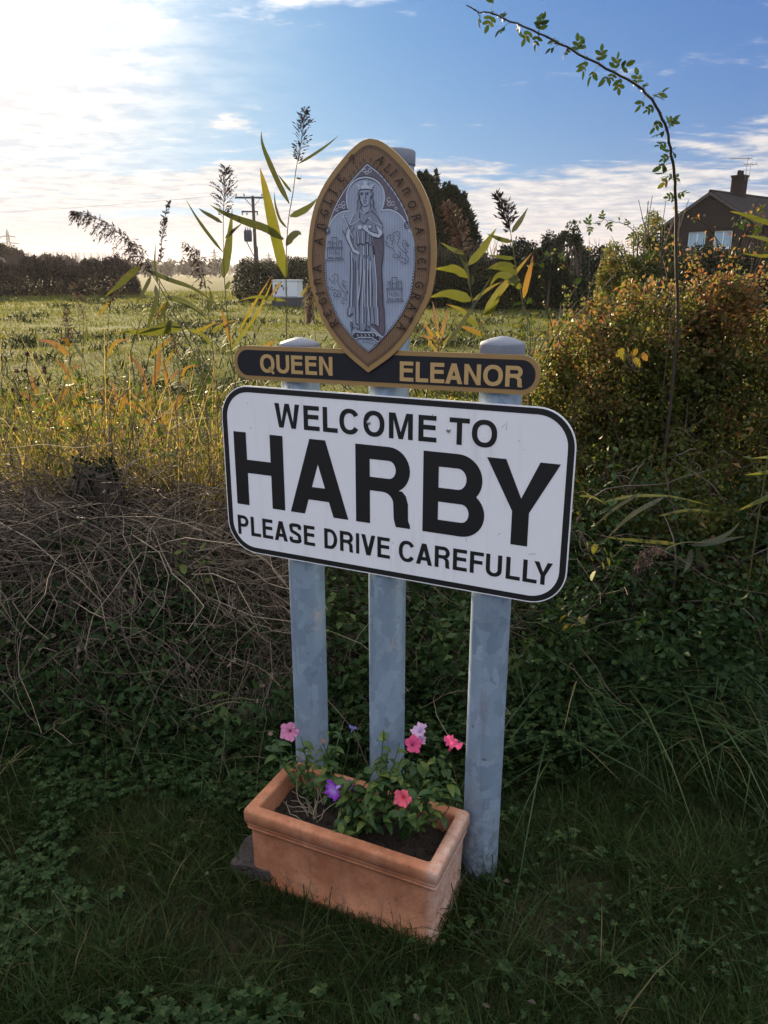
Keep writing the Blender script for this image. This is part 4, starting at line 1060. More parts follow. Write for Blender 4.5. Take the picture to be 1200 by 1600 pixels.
# castles
def castle(f):
    return [f(p) for p in ([(490, 265), (680, 265)], [(490, 265), (490, 420)], [(680, 265), (680, 420)], [(510, 480), (670, 480)], [(510, 400), (510, 630)], [(665, 400), (665, 630)], [(335, 420), (440, 410)], [(340, 420), (340, 600)], [(435, 410), (435, 610)],
            [(730, 400), (860, 385)], [(730, 400), (730, 610)], [(855, 385), (855, 610)], [(360, 460), (420, 460)], [(760, 450), (830, 450)], [(300, 640), (890, 635)], [(300, 700), (860, 690)], [(890, 635), (860, 690)], [(300, 640), (300, 700)], [(320, 700), (325, 1010)], [(855, 690), (855, 1000)],
            [(320, 1015), (530, 1015)], [(620, 1015), (870, 1010)], [(270, 1130), (330, 1060)], [(330, 1060), (880, 1050)], [(270, 1130), (930, 1110)], [(880, 1050), (930, 1110)], [(560, 940), (565, 830), (600, 790), (635, 830), (640, 940)], [(760, 820), (760, 940)], [(690, 800), (690, 900)], [(480, 800), (480, 900)], [(400, 790), (400, 880)])]
for f in (lambda p: E(p, *zK), lambda p: [sg(618.2 + (x_ - 600) / 24.2 + 0.2, 452.5 + (y_ - 690) / 22.5 + 0.0, EO) for x_, y_ in p]):
    _ = lines('castle', castle(f), PXM * .75, M['emblem_dark'])
# lions rampant
lionR = [[(430, 300), (520, 275), (590, 330), (560, 400), (600, 500), (540, 560), (545, 650), (520, 740), (640, 900), (760, 1010), (830, 1010), (850, 960), (720, 800), (690, 700), (720, 600), (780, 580), (840, 650), (880, 750), (950, 770)],
         [(850, 1000), (800, 1080), (880, 1180), (930, 1240), (880, 1350), (800, 1400), (640, 1370), (680, 1320)], [(430, 300), (360, 340), (380, 420), (350, 480), (380, 580), (320, 600), (260, 500), (280, 400), (240, 380)],
         [(240, 380), (130, 460), (180, 500), (110, 580), (90, 650), (160, 680), (110, 740), (200, 810), (330, 870), (390, 940), (400, 1080), (350, 1130), (380, 1190), (520, 1200), (560, 1120), (440, 1080)],
         [(560, 970), (640, 1080), (560, 1230)], [(650, 1170), (700, 1215), (800, 1230), (820, 1290), (740, 1330)], [(280, 740), (340, 720), (330, 620)], [(740, 680), (830, 720), (820, 780), (900, 810)], [(450, 350), (480, 360)], [(500, 430), (530, 450)], [(430, 640), (450, 680)], [(380, 810), (375, 850)]]
lionL = [[(360, 290), (440, 230), (530, 190), (590, 270), (600, 400), (610, 560), (640, 620), (720, 760), (860, 900), (930, 880), (940, 830), (820, 680), (750, 600), (760, 500), (800, 440), (860, 480), (920, 530)],
         [(860, 975), (940, 930), (960, 860)], [(850, 980), (850, 1050), (920, 1110), (890, 1200)], [(720, 1080), (830, 1130), (820, 1180), (730, 1220), (760, 1310), (840, 1290)], [(300, 320), (270, 380), (350, 460), (390, 540), (440, 470), (460, 380), (430, 330)],
         [(240, 650), (290, 740), (430, 800), (480, 760), (560, 820), (660, 830), (690, 900), (700, 1000), (600, 1050), (560, 960), (640, 920)], [(430, 870), (440, 980), (500, 1050), (580, 1000)], [(500, 870), (520, 980)], [(460, 460), (480, 470)], [(540, 440), (550, 480)], [(480, 560), (520, 540)], [(800, 500), (790, 560), (850, 640), (930, 660)], [(330, 690), (400, 700)]]
lines('lion', [E(p, *zL) for p in lionR], PXM * .75, M['emblem_dark'])
lines('lion', [E(p, *zM) for p in lionL], PXM * .75, M['emblem_dark'])
# lettering round the ring, in old rounded capitals
def old_glyph(ch):
    if ch in ':.': return [[(0.3, .25, 0), (.3, .33, 0)], [(.3, .67, 0), (.3, .75, 0)]]
    d = dict(
        A=[[(0, 0), (.42, 1)], [(.42, 1), (.82, 0)], [(.12, .38), (.7, .38)], [(.25, 1), (.5, 1.02)], [(-.08, 0), (.1, 0)], [(.7, 0), (.92, 0)]],
        L=[[(.2, 0), (.2, 1)], [(.05, 1), (.35, 1)], [(.05, 0), (.5, 0), (.7, .05), (.75, .25)]], I=[[(.3, 0), (.3, 1)], [(.12, 1), (.48, 1)], [(.12, 0), (.48, 0)]],
        N=[[(.12, 0), (.15, .9), (.05, 1)], [(.15, .75), (.4, 1), (.68, .85), (.7, .3), (.85, 0)]],
        O=[[(.45 + .42 * cos(a), .5 + .5 * sin(a)) for a in np.linspace(0, 6.283, 15)]], R=[[(.15, 0), (.15, 1)], [(.02, 1), (.5, 1), (.72, .78), (.55, .52), (.15, .5)], [(.4, .5), (.75, .05), (.9, 0)], [(.02, 0), (.3, 0)]],
        D=[[(.15, 0), (.15, 1)], [(.02, 1), (.45, .98), (.8, .7), (.8, .3), (.45, .02), (.02, 0)]], E=[[(.82, .85), (.5, 1), (.15, .78), (.08, .45), (.25, .1), (.55, 0), (.82, .15)], [(.1, .5), (.6, .52)]],
        G=[[(.8, .82), (.5, 1), (.15, .8), (.08, .45), (.25, .08), (.55, 0), (.8, .15), (.8, .42), (.6, .48), (.55, .38)]], T=[[(.42, 0), (.42, 1)], [(.02, .85), (.1, 1), (.75, 1), (.85, .85)], [(.25, 0), (.6, 0)]],
        Z=[[(.05, .75), (.15, 1), (.75, .95), (.45, .5), (.05, .05)], [(.05, .05), (.1, .2)]])
    d['2'] = [[(.0, .95), (.25, .85), (.55, .95), (.8, .85), (.45, .45), (.1, .2), (-.05, .0)]]
    return d[ch]
def ring_text(chars):
    """chars: letter, photo position of its middle, direction of reading in photo degrees"""
    for ch, x_, y_, a in chars:
        polys = []
        hh = 12.0; ww = 11.0
        for p in old_glyph(ch):
            q = []
            for t_ in p:
                lx, ly = (t_[0] - .42) * ww, (t_[1] - .5) * hh
                ca, sa = cos(radians(a)), sin(radians(a))
                q.append((x_ + lx * ca + ly * sa, y_ + lx * sa - ly * ca))
            P = np.array(E1(q))
            if len(P) > 2: P = np.array(smooth2([tuple(k) for k in P], 16))
            polys.append(Strip(P, PXM * 1.8))
        ink('letter', polys, M['emblem_brown'], .000004)
ring_text([('A', 596, 251, 42), ('L', 608, 263.5, 45), ('I', 617.5, 271.5, 50), ('A', 626, 284, 54), ('N', 636, 299, 60), ('O', 645, 319.5, 66), ('R', 652.5, 340, 73), ('A', 657, 360.5, 80), (':', 659, 375, 84), ('D', 660, 389, 88), ('E', 660.5, 408, 91), ('I', 660.5, 421.5, 94), ('.', 658.5, 432, 96),
           ('G', 657, 445, 99), ('R', 651.5, 463, 107), ('A', 645.5, 480, 112), ('T', 638.5, 496, 118), ('A', 629, 511, 123)])
ring_text([('R', 523.5, 505.5, -123), ('E', 513.5, 489.5, -114), ('G', 506, 471, -107), ('I', 501.5, 456.5, -102), ('N', 498.5, 440, -98), ('A', 497, 419.5, -92), (':', 497.5, 398, -88), ('A', 500, 377, -83), ('N', 503.5, 354, -78), ('G', 508.5, 332.5, -71), ('L', 514.5, 314.5, -66), ('I', 522.5, 298.5, -61), ('E', 533.5, 279, -55), (':', 543.5, 263, -52), ('2', 553.5, 248.5, -48)])
# ------------------------------------------------------------------ stump, bank of dead stems
def in_view(x, y, pad=.25): return np.abs(x) < .50 * y * 1.06 + pad

sp = at(168, 800, 2.98)
stump = tag(empty('tree_stump', (sp[0], 2.90, .625)), 'dark ivy bound stump rising out of the dead stems', 'stump')
nr, na = 12, 26
V = []
for i in range(nr):
    t_ = i / (nr - 1)
    rr_ = (.118 - .056 * t_ ** 1.3) * (1 if i < nr - 1 else .05)
    for j in range(na):
        a = j * 2 * pi / na
        r = rr_ * (1 + .13 * sin(a * 3 + t_ * 4) + .09 * sin(a * 7 + t_ * 11) + .05 * sin(a * 13 - t_ * 30))
        V.append((r * cos(a), r * sin(a) * .9, -.15 + .42 * t_ + (.01 * sin(a * 5) if i > nr - 3 else 0)))
F = np.array([[i * na + j, i * na + (j + 1) % na, i * na + na + (j + 1) % na, i * na + na + j] for i in range(nr - 1) for j in range(na)])
mobj('stump_wood', V, F, M['bark'], stump, smooth=True)
n = 60; a0 = rng.uniform(0, 2 * pi, n); tt = np.linspace(0, 1, 7)
aa = a0[:, None] + rng.normal(0, .8, (n, 1)) * tt; hh = -.12 + tt[None] * rng.uniform(.25, .42, (n, 1)); rr_ = (.13 - .06 * (tt[None] ** 1.3)) * 1.03 + .006 + .012 * np.sin(tt * 9 + a0[:, None])
V, F, idx = tubes(np.stack([rr_ * np.cos(aa), rr_ * np.sin(aa) * .9, hh], -1), np.full((n, 7), .0025), 3)
mobj('ivy_stems', V, F, M['dead_stem'], stump, rng.random(n)[idx] * .5)
n = 900; a = rng.uniform(0, 2 * pi, n); h = rng.uniform(-.12, .29, n); r = .118 - .055 * np.clip((h + .15) / .42, 0, 1) ** 1.3
P = np.stack([r * np.cos(a), r * np.sin(a) * .9, h], -1) + rng.normal(0, .012, (n, 3))
ac = Acc(); add_leaves(ac, P, .021, rng.random(n) ** 2, aspect=.8); ac.obj('ivy', M['dark_leaf'], stump)

# dead bindweed and bramble stems smothering the bank
def walk(P0, D0, L, K=8, jit=.35, sag=.10):
    n = len(P0); P = [P0]; D = unit(D0)
    for k in range(K - 1):
        D = unit(D + rng.normal(0, jit, (n, 3)) * np.array([1, 1, .8]) + np.array([0, 0, -sag]))
        P.append(P[-1] + D * (L / (K - 1))[:, None])
    return np.stack(P, 1)
ac = Acc()
def stems(n, x0, x1, y0, y1, zlo, zhi, dirz, L0, L1, r0, r1, jit, sag, tint0, tint1, follow=.5):
    n0 = n; x = rng.uniform(x0, x1, n * 2); y = rng.uniform(y0, y1, n * 2) + (ridge(x) - 2.95)
    k = rng.random(len(x)) < .18 + .9 * np.clip(.5 + .75 * wob(x, y * 1.3, 4.2, 8, 13), 0, 1)
    x, y = x[k][:n], y[k][:n]; n = len(x)
    z = gz(x, y) + rng.uniform(zlo, zhi, n)
    a = rng.uniform(0, 2 * pi, n)
    D = np.stack([np.cos(a), np.sin(a) * .45, dirz + rng.normal(0, .3, n)], -1)
    P = walk(np.stack([x, y, z], -1), D, rng.uniform(L0, L1, n), 8, jit, sag)
    gr = gz(P[..., 0], P[..., 1]) + .008
    P[..., 2] = np.maximum(P[..., 2], gr)
    R = (r0 + (r1 - r0) * rng.random(n) ** 1.7)[:, None] * np.linspace(1, .55, 8)[None]
    V, F, idx = tubes(P, R, 3)
    ac.add(V, F, rng.uniform(tint0, tint1, n)[idx])
stems(3900, -2.3, -.42, 2.64, 3.15, .02, .22, .0, .25, .9, .0010, .0034, .34, .10, .0, .8)      # matted top
stems(2100, -2.3, -.10, 2.34, 2.9, .02, .24, -.35, .2, .8, .0006, .0020, .28, .18, .0, .7)      # hanging down the face
stems(600, -2.2, .20, 2.2, 2.75, .01, .12, .9, .15, .45, .0007, .0016, .30, .10, .1, .9)        # thin upright haulms
stems(420, -.2, .75, 2.40, 3.1, .02, .30, .1, .2, .7, .0008, .0019, .36, .14, .05, .8)         # under the boards
stems(260, .7, 2.2, 2.4, 3.4, .02, .5, .4, .2, .7, .0008, .0018, .36, .12, .0, .7)              # thinly among the nettles
n = 2600; x = rng.uniform(-2.2, -.2, n); y = rng.uniform(2.35, 3.1, n); P = np.stack([x, y, gz(x, y) + rng.uniform(.01, .2, n)], -1)
V, F, idx = kites(P, rnd_dir(n, -.3), rnd_dir(n, .5), rng.uniform(.015, .045, n), rng.uniform(.006, .022, n)); ac.add(V, F, rng.uniform(0, .8, n)[idx])     # withered leaves still hanging
tag(ac.obj('dead_stems', M['dead_stem']), kind='stuff')
ac = Acc(); n = 150; x = rng.uniform(-1.6, 1.7, n); y = rng.uniform(1.2, 2.6, n)
k = ~((np.abs(x + .13) < .3) & (np.abs(y - 1.7) < .26)); x, y = x[k], y[k]; n = len(x)
V, F, idx = kites(np.stack([x, y, gz(x, y) + rng.uniform(.006, .05, n)], -1), unit(rng.normal(0, 1, (n, 3)) * [1, 1, .25]), np.tile([0, 0, 1.], (n, 1)) + rng.normal(0, .4, (n, 3)), rng.uniform(.012, .026, n), rng.uniform(.007, .014, n), .45)
ac.add(V, F, rng.uniform(.0, .35, n)[idx]); tag(ac.obj('fallen_leaves', M['dead_stem']), kind='stuff')

# ------------------------------------------------------------------ grasses
def scatter(n, x0, x1, y0, y1, keep=None):
    x = rng.uniform(x0, x1, n); y = rng.uniform(y0, y1, n)
    k = in_view(x, y)
    if keep is not None: k &= keep(x, y)
    return x[k], y[k]
def off_planter(x, y, hx_, hy_):
    c_, s_ = cos(radians(-24.3)), sin(radians(-24.3))
    return ~((np.abs((x + .072) * c_ + (y - 1.712) * s_) < hx_) & (np.abs(-(x + .072) * s_ + (y - 1.712) * c_) < hy_))
def tuft_noise(x, y, f, o=0): return .5 + .5 * wob(x, y, f, 8, o) 
ac = Acc()
x, y = scatter(330000, -2.2, 2.2, .9, 3.0)
tn = np.clip(tuft_noise(x, y, 6, 2), 0, 1)
bare = np.clip(tuft_noise(x, y, 3.3, 17), 0, 1)
k = rng.random(len(x)) < .4 + .6 * sstep(.2, .55, bare)
x, y, tn = x[k], y[k], tn[k]
# the plinth and planter keep their own footprint clear
pu = (x + .072) * cos(radians(-24.3)) + (y - 1.712) * sin(radians(-24.3)); pvv = -(x + .072) * sin(radians(-24.3)) + (y - 1.712) * cos(radians(-24.3))
k = ~((np.abs(pu) < .268) & (np.abs(pvv) < .116)); x, y, tn = x[k], y[k], tn[k]
nb = len(x)
H = (.03 + .085 * tn ** 1.5 * rng.uniform(.5, 1.3, nb)) * np.where(rng.random(nb) < .03, 1.9, 1)
V, F, idx = blades(np.stack([x, y, gz(x, y) - .004], -1), H, rng.uniform(.0016, .0038, nb), rng.uniform(0, 2 * pi, nb), rng.uniform(0, .55, nb), rng.uniform(0, .8, nb), 2)
tint = np.clip(.35 + .4 * (tn - .4) + rng.normal(0, .2, nb) + (rng.random(nb) < .06) * .5, 0, 1)
ac.add(V, F, tint[idx])
# taller tufts dotted about
tx, ty = scatter(760, -1.6, 2.1, 1.15, 2.7, lambda x, y: off_planter(x, y, .29, .14))
for cx_, cy_ in zip(tx, ty):
    q = rng.integers(8, 26); hh = rng.uniform(.07, .17)
    P = np.stack([cx_ + rng.normal(0, .016, q), cy_ + rng.normal(0, .016, q), np.zeros(q)], -1); P[:, 2] = gz(P[:, 0], P[:, 1])
    V, F, idx = blades(P, hh * rng.uniform(.6, 1.2, q), rng.uniform(.002, .0045, q), rng.uniform(0, 2 * pi, q), rng.uniform(.1, .7, q), rng.uniform(.2, 1.1, q), 3)
    ac.add(V, F, np.clip(rng.uniform(.2, .8) + rng.normal(0, .1, q), 0, 1)[idx])
q = 1500; e_ = rng.uniform(-1, 1, q); sd_ = rng.integers(0, 4, q)
lx = np.where(sd_ < 2, e_ * .28, np.where(sd_ == 2, -.28, .28) + rng.normal(0, .012, q)); ly = np.where(sd_ < 2, np.where(sd_ == 0, -.125, .125) + rng.normal(0, .010, q), e_ * .125)
c_, s_ = cos(radians(-24.3)), sin(radians(-24.3)); gx_, gy2 = -.072 + lx * c_ - ly * s_, 1.712 + lx * s_ + ly * c_
V, F, idx = blades(np.stack([gx_, gy2, gz(gx_, gy2) - .004], -1), rng.uniform(.02, .075, q), rng.uniform(.0016, .0036, q), rng.uniform(0, 2 * pi, q), rng.uniform(.05, .6, q), rng.uniform(0, .8, q), 2)
ac.add(V, F, rng.uniform(.1, 1, q)[idx])
tag(ac.obj('verge_grass', M['verge_grass']), kind='stuff')

# long coarse grass under the hedge and round the posts
ac = Acc()
def clumps(n, x0, x1, y0, y1, hlo, hhi, wlo, whi, q0, q1, curl=(.3, 1.4), keep=None, tl=.1, th=.9, lift=0.0):
    cx, cy = scatter(n, x0, x1, y0, y1, keep)
    for a_, b_ in zip(cx, cy):
        q = rng.integers(q0, q1); h = rng.uniform(hlo, hhi)
        P = np.stack([a_ + rng.normal(0, .03, q), b_ + rng.normal(0, .03, q), np.zeros(q)], -1); P[:, 2] = gz(P[:, 0], P[:, 1]) + lift
        V, F, idx = blades(P, h * rng.uniform(.5, 1.15, q), rng.uniform(wlo, whi, q), rng.uniform(0, 2 * pi, q), rng.uniform(.05, .8, q), rng.uniform(*curl, q), 5)
        ac.add(V, F, np.clip(rng.uniform(tl, th) + rng.normal(0, .12, q), 0, 1)[idx])
clumps(480, .30, 2.3, 1.95, 3.1, .12, .32, .003, .007, 8, 22, (.5, 1.6), keep=lambda x, y: y > 2.55 - .30 * x)
clumps(120, .45, 2.0, 2.2, 3.0, .28, .52, .006, .013, 5, 12, (.7, 1.7))
clumps(140, -1.7, .4, 2.1, 2.6, .10, .30, .002, .005, 6, 16, tl=.3, th=1)
tag(ac.obj('long_grass', M['long_grass']), kind='stuff')

# sunlit weeds and rough grass beyond the bank
ac = Acc()
x, y = scatter(110000, -5.5, 5, 3.05, 10.5)
tn = np.clip(tuft_noise(x, y, 2.6, 6), 0, 1); nb = len(x)
H = (.10 + .34 * tn ** 1.6 * rng.uniform(.5, 1.3, nb)) * (1 - .45 * sstep(5, 10, y))
V, F, idx = blades(np.stack([x, y, gz(x, y) - .01], -1), H, rng.uniform(.003, .0075, nb) * (1 + .10 * (y - 3)), rng.uniform(0, 2 * pi, nb), rng.uniform(0, .6, nb), rng.uniform(.1, 1.1, nb), 2)
ac.add(V, F, np.clip(.35 + .3 * (tn - .5) + rng.normal(0, .22, nb) + (rng.random(nb) < .12) * .4, 0, 1)[idx])
# tall bleached grass crowding up behind the bank on the sunny side
x, y = scatter(10500, -3.2, .0, 3.05, 5.2); k = rng.random(len(x)) < .25 + .9 * tuft_noise(x, y, 3.7, 10); x, y = x[k], y[k]; nb = len(x)
V, F, idx = blades(np.stack([x, y, gz(x, y) - .01], -1), rng.uniform(.45, 1.0, nb) * (1 - .25 * (y - 3) / 2), rng.uniform(.0035, .0075, nb), rng.uniform(0, 2 * pi, nb), rng.uniform(.0, .35, nb), rng.uniform(.0, .75, nb), 5)
ac.add(V, F, np.clip(rng.uniform(.5, 1.25, nb), 0, 1)[idx])
x, y = scatter(1100, .0, 1.6, 3.2, 5.2); nb = len(x)
V, F, idx = blades(np.stack([x, y, gz(x, y) - .01], -1), rng.uniform(.35, .8, nb), rng.uniform(.0035, .0075, nb), rng.uniform(0, 2 * pi, nb), rng.uniform(.0, .4, nb), rng.uniform(.0, .8, nb), 5)
ac.add(V, F, np.clip(rng.uniform(.3, 1.1, nb), 0, 1)[idx])
tag(ac.obj('rough_grass', M['field_grass']), kind='stuff')
ac = Acc()
x, y = scatter(2600, -4.5, 2.0, 3.05, 7.5); nw = len(x)
hw = rng.uniform(.25, .78, nw) * (1 - .35 * sstep(4.5, 7.5, y)); bz = gz(x, y)
base_ = np.stack([x, y, bz], -1)
tip = base_ + np.stack([rng.normal(0, .10, nw), rng.normal(0, .10, nw), hw], -1)
mid_ = (base_ + tip) / 2 + rng.normal(0, .03, (nw, 3))
V, F, idx = tubes(np.stack([base_, mid_, tip], 1), np.array([[.003, .0022, .001]]), 3)
ac.add(V, F, rng.uniform(.5, 1, nw)[idx])
per = 26; s = rng.random((nw, per)) ** .7
q = base_[:, None] * (1 - s[..., None]) + tip[:, None] * s[..., None] + rng.normal(0, .022, (nw, per, 3))
tw = rng.random(nw) ** 1.3
P = q.reshape(-1, 3)
D = rnd_dir(len(P), .1)
V, F, idx = kites(P, D, rnd_dir(len(P), .8), rng.uniform(.022, .05, len(P)), rng.uniform(.012, .026, len(P)))
ac.add(V, F, np.clip(np.repeat(tw, per) * .85 + rng.normal(0, .13, len(P)), 0, 1)[idx])
tag(ac.obj('field_weeds', M['weed_leaf']), kind='stuff')
# brown haulms standing dead among them
x, y = scatter(1500, -3.0, .1, 3.0, 5.0); n = len(x)
p0 = np.stack([x, y, gz(x, y)], -1); hh = rng.uniform(.25, .95, n)
pp = walk(p0, np.stack([rng.normal(0, .25, n), rng.normal(0, .25, n), np.ones(n)], -1), hh, 8, .13, .03)
ac = Acc(); V, F, idx = tubes(pp, np.linspace(.0026, .0009, 8)[None], 3); ac.add(V, F, rng.uniform(.0, .6, n)[idx])
f = rng.integers(3, 8, (n, 7)); C = pp[np.arange(n)[:, None], f].reshape(-1, 3) + rng.normal(0, .012, (n * 7, 3))
V, F, idx = kites(C, rnd_dir(len(C), .2), rnd_dir(len(C)), rng.uniform(.012, .035, len(C)), .008); ac.add(V, F, rng.uniform(.1, .8, len(C))[idx])
tag(ac.obj('dead_haulms', M['dead_stem']), kind='stuff')

# pasture, with blades that coarsen with distance
ac = Acc()
u = rng.random(150000); y = 8 * (75 / 8) ** u; x = rng.uniform(-1, 1, len(y)) * (.53 * y + .4)
k = ~((x > .30 * y) & (y > 31)); x, y = x[k], y[k]
tn = np.clip(tuft_noise(x, y, 1.1, 12), 0, 1); nb = len(x)
H = (.03 + .0042 * y) * (.5 + 1.3 * tn ** 2 * rng.random(nb))
V, F, idx = blades(np.stack([x, y, gz(x, y) - .01], -1), H, (.004 + .0007 * y) * rng.uniform(.6, 1.4, nb), rng.uniform(0, 2 * pi, nb), rng.uniform(0, .6, nb), rng.uniform(0, .9, nb), 2)
ac.add(V, F, np.clip(.45 + .35 * (tuft_noise(x, y, .25, 21) - .5) + rng.normal(0, .18, nb), 0, 1)[idx])
tag(ac.obj('pasture_grass', M['field_grass']), kind='stuff')
# dark tussocks and dung-rich clumps left standing by the grazing stock
ac = Acc()
u = rng.random(1500); y = 8 * (58 / 8) ** u; x = rng.uniform(-1, 1, len(y)) * (.53 * y + .4)
k = (~((x > .28 * y) & (y > 28))) & (rng.random(len(x)) < .15 + 1.1 * np.clip(tuft_noise(x, y, .6, 25) - .25, 0, 1)); x, y = x[k], y[k]
for a_, b_ in zip(x, y):
    q = 26; s_ = rng.uniform(.10, .30) * (1 + .012 * b_)
    P = np.stack([a_ + rng.normal(0, s_, q), b_ + rng.normal(0, s_ * .8, q), np.zeros(q)], -1); P[:, 2] = gz(P[:, 0], P[:, 1])
    V, F, idx = blades(P, s_ * rng.uniform(.5, 1.1, q), np.full(q, .014 + .0011 * b_), rng.uniform(0, 2 * pi, q), rng.uniform(.1, .8, q), rng.uniform(.1, 1, q), 2)
    ac.add(V, F, np.clip(rng.uniform(0, .9) + rng.normal(0, .1, q), 0, 1)[idx])
tag(ac.obj('pasture_tussocks', M['dark_leaf']), kind='stuff')

# low round leaves creeping through the verge
ac = Acc()
def leaflets(n, x0, x1, y0, y1, size, hmax, thr, o, tl=.1, th=.8):
    x, y = scatter(n, x0, x1, y0, y1, lambda x, y: off_planter(x, y, .285, .135))
    k = tuft_noise(x, y, 3.0, o) > thr; x, y = x[k], y[k]; q = len(x)
    z = gz(x, y) + rng.random(q) * hmax
    a = rng.uniform(0, 2 * pi, q)
    for da in (-1.9, -.95, 0, .95, 1.9):     # five lobes make one palmate leaf
        D = np.stack([np.cos(a + da), np.sin(a + da), rng.uniform(-.15, .25, q)], -1)
        V, F, idx = kites(np.stack([x, y, z], -1), D, np.tile([0, 0, 1.], (q, 1)) + rng.normal(0, .22, (q, 3)), size * rng.uniform(.6, 1.2, q) * (1 - .12 * abs(da)), size * .62)
        ac.add(V, F, np.clip(rng.uniform(tl, th, q), 0, 1)[idx])
leaflets(6500, -1.5, -.2, 1.15, 2.5, .022, .08, .45, 4)
leaflets(2600, -1.5, 1.7, 1.2, 2.6, .016, .06, .55, 9)
leaflets(520, -1.3, 1.6, 1.25, 2.5, .032, .05, .55, 27, .2, 1)
leaflets(2600, -.3, .75, 2.1, 2.75, .021, .22, .35, 14, .2, .9)
leaflets(1100, .5, 2.0, 2.2, 3.1, .028, .16, .45, 19, .0, .5)
leaflets(2300, -2, .2, 2.25, 2.8, .024, .12, .52, 22, .1, .8)
# leafy weeds growing up through the bank
def bank_leaves(n, x0, x1, y0, y1, zlo, zhi, size, o, thr, tl, th):
    x, y = scatter(n, x0, x1, y0, y1); k = tuft_noise(x, y, 5.5, o) > thr; x, y = x[k], y[k]
    q = 7; px_ = np.repeat(x, q) + rng.normal(0, .030, len(x) * q); py_ = np.repeat(y, q) + rng.normal(0, .026, len(x) * q)
    pz_ = gz(px_, py_) + np.repeat(rng.uniform(zlo, zhi, len(x)), q) + rng.normal(0, .03, len(px_))
    pz_ = np.maximum(pz_, gz(px_, py_) + .01)
    V, F, idx = kites(np.stack([px_, py_, pz_], -1), rnd_dir(len(px_), -.1), rnd_dir(len(px_), 1.3), size * rng.uniform(.6, 1.3, len(px_)), size * .62)
    ac.add(V, F, np.clip(np.repeat(rng.uniform(tl, th, len(x)), q) + rng.normal(0, .1, len(px_)), 0, 1)[idx])
bank_leaves(2000, -2.2, .2, 2.15, 2.72, .0, .24, .034, 6, .46, .0, .7)
bank_leaves(1100, -.25, .8, 2.25, 3.1, .02, .42, .036, 11, .30, .1, .8)
bank_leaves(1150, .5, 2.2, 2.2, 3.2, .05, .55, .034, 16, .42, .0, .5)
tag(ac.obj('ground_ivy', M['ground_leaf']), kind='stuff')

# ------------------------------------------------------------------ hedge of wild rose, bramble and hawthorn
def shrub(name, label, cat, cx, cy, boxes_, n, leaf, group, tfun, mat='hedge_leaf', nstem=90, aspect=.62):
    """boxes_: ellipsoids (x, y, z, rx, ry, rz) the shrub grows through"""
    b0 = (cx, cy, float(gz(cx, cy)))
    t = tag(empty(name, b0), label, cat, group)
    ac = Acc(); vol = np.array([b[3] * b[4] * b[5] for b in boxes_]) ** (2 / 3); vol = vol / vol.sum()
    for b, f in zip(boxes_, vol):
        m_ = int(n * f)
        P, k = crown_cloud(np.array(b[:3]), np.array(b[3:]), m_, leaf, max(30, int(300 * f)), .30)
        gr = gz(P[:, 0], P[:, 1]); ok = P[:, 2] > gr + .02; P, k = P[ok], k[ok]
        add_leaves(ac, P - np.array(b0), leaf * .9, np.clip(tfun(P) + rng.normal(0, .10, 400)[k % 400] + rng.normal(0, .15, len(P)), 0, 1), aspect=aspect)
    ac.obj('foliage', M[mat], t)
    bi = rng.choice(len(boxes_), nstem, p=vol); Bx = np.array(boxes_)[bi]
    e = Bx[:, :3] + rnd_dir(nstem, .5) * Bx[:, 3:] * 1.04
    s = np.stack([cx + rng.normal(0, .2, nstem) * 1.2 + (Bx[:, 0] - cx) * .7, cy + rng.normal(0, .12, nstem), np.zeros(nstem)], -1); s[:, 2] = gz(s[:, 0], s[:, 1])
    mm = (s + e) / 2 + rng.normal(0, .09, (nstem, 3)) + [0, 0, .12]
    pp = np.stack([smooth_path([a_, m2, e_], 9) for a_, m2, e_ in zip(s, mm, e)]) - np.array(b0)
    V, F, _ = tubes(pp, np.linspace(.0065, .0016, 9)[None], 4)
    mobj('branches', V, F, M['twig'], t)
    # young shoots standing out of the mass, each with its own small leaves
    ns_ = int(nstem * .8); bi = rng.choice(len(boxes_), ns_, p=vol); Bx = np.array(boxes_)[bi]
    s = Bx[:, :3] + unit(rng.normal(0, 1, (ns_, 3)) + [0, -.3, .9]) * Bx[:, 3:] * .9
    dv_ = unit(rng.normal(0, .6, (ns_, 3)) + [0, -.2, .9]) * rng.uniform(.10, .46, (ns_, 1))
    pp = np.stack([smooth_path([a_, a_ + d_ * .5 + [0, 0, .03], a_ + d_ - [0, 0, .02]], 7) for a_, d_ in zip(s, dv_)])
    ac = Acc(); V, F, _ = tubes(pp - np.array(b0), np.linspace(.0024, .0009, 7)[None], 3); ac.add(V, F, .05)
    m_ = 13; f = rng.random((ns_, m_)); k0 = np.minimum((f * 6).astype(int), 5)
    C = pp[np.arange(ns_)[:, None], k0] + (pp[np.arange(ns_)[:, None], k0 + 1] - pp[np.arange(ns_)[:, None], k0]) * (f * 6 - k0)[..., None]
    C = C.reshape(-1, 3); add_leaves(ac, C + rng.normal(0, .012, C.shape) - np.array(b0), leaf * .75, np.clip(np.repeat(tfun(s + dv_), m_) + rng.normal(0, .12, len(C)), 0, 1), aspect=aspect)
    tag(ac.obj('shoots', M[mat], t), kind='stuff')
    return t
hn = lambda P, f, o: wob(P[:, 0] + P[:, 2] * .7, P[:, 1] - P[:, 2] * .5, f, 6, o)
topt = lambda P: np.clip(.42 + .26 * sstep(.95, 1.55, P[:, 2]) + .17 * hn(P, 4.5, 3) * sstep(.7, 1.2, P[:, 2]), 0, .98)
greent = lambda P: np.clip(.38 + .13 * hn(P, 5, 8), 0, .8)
hg = 'hedgerow shrubs behind the sign'
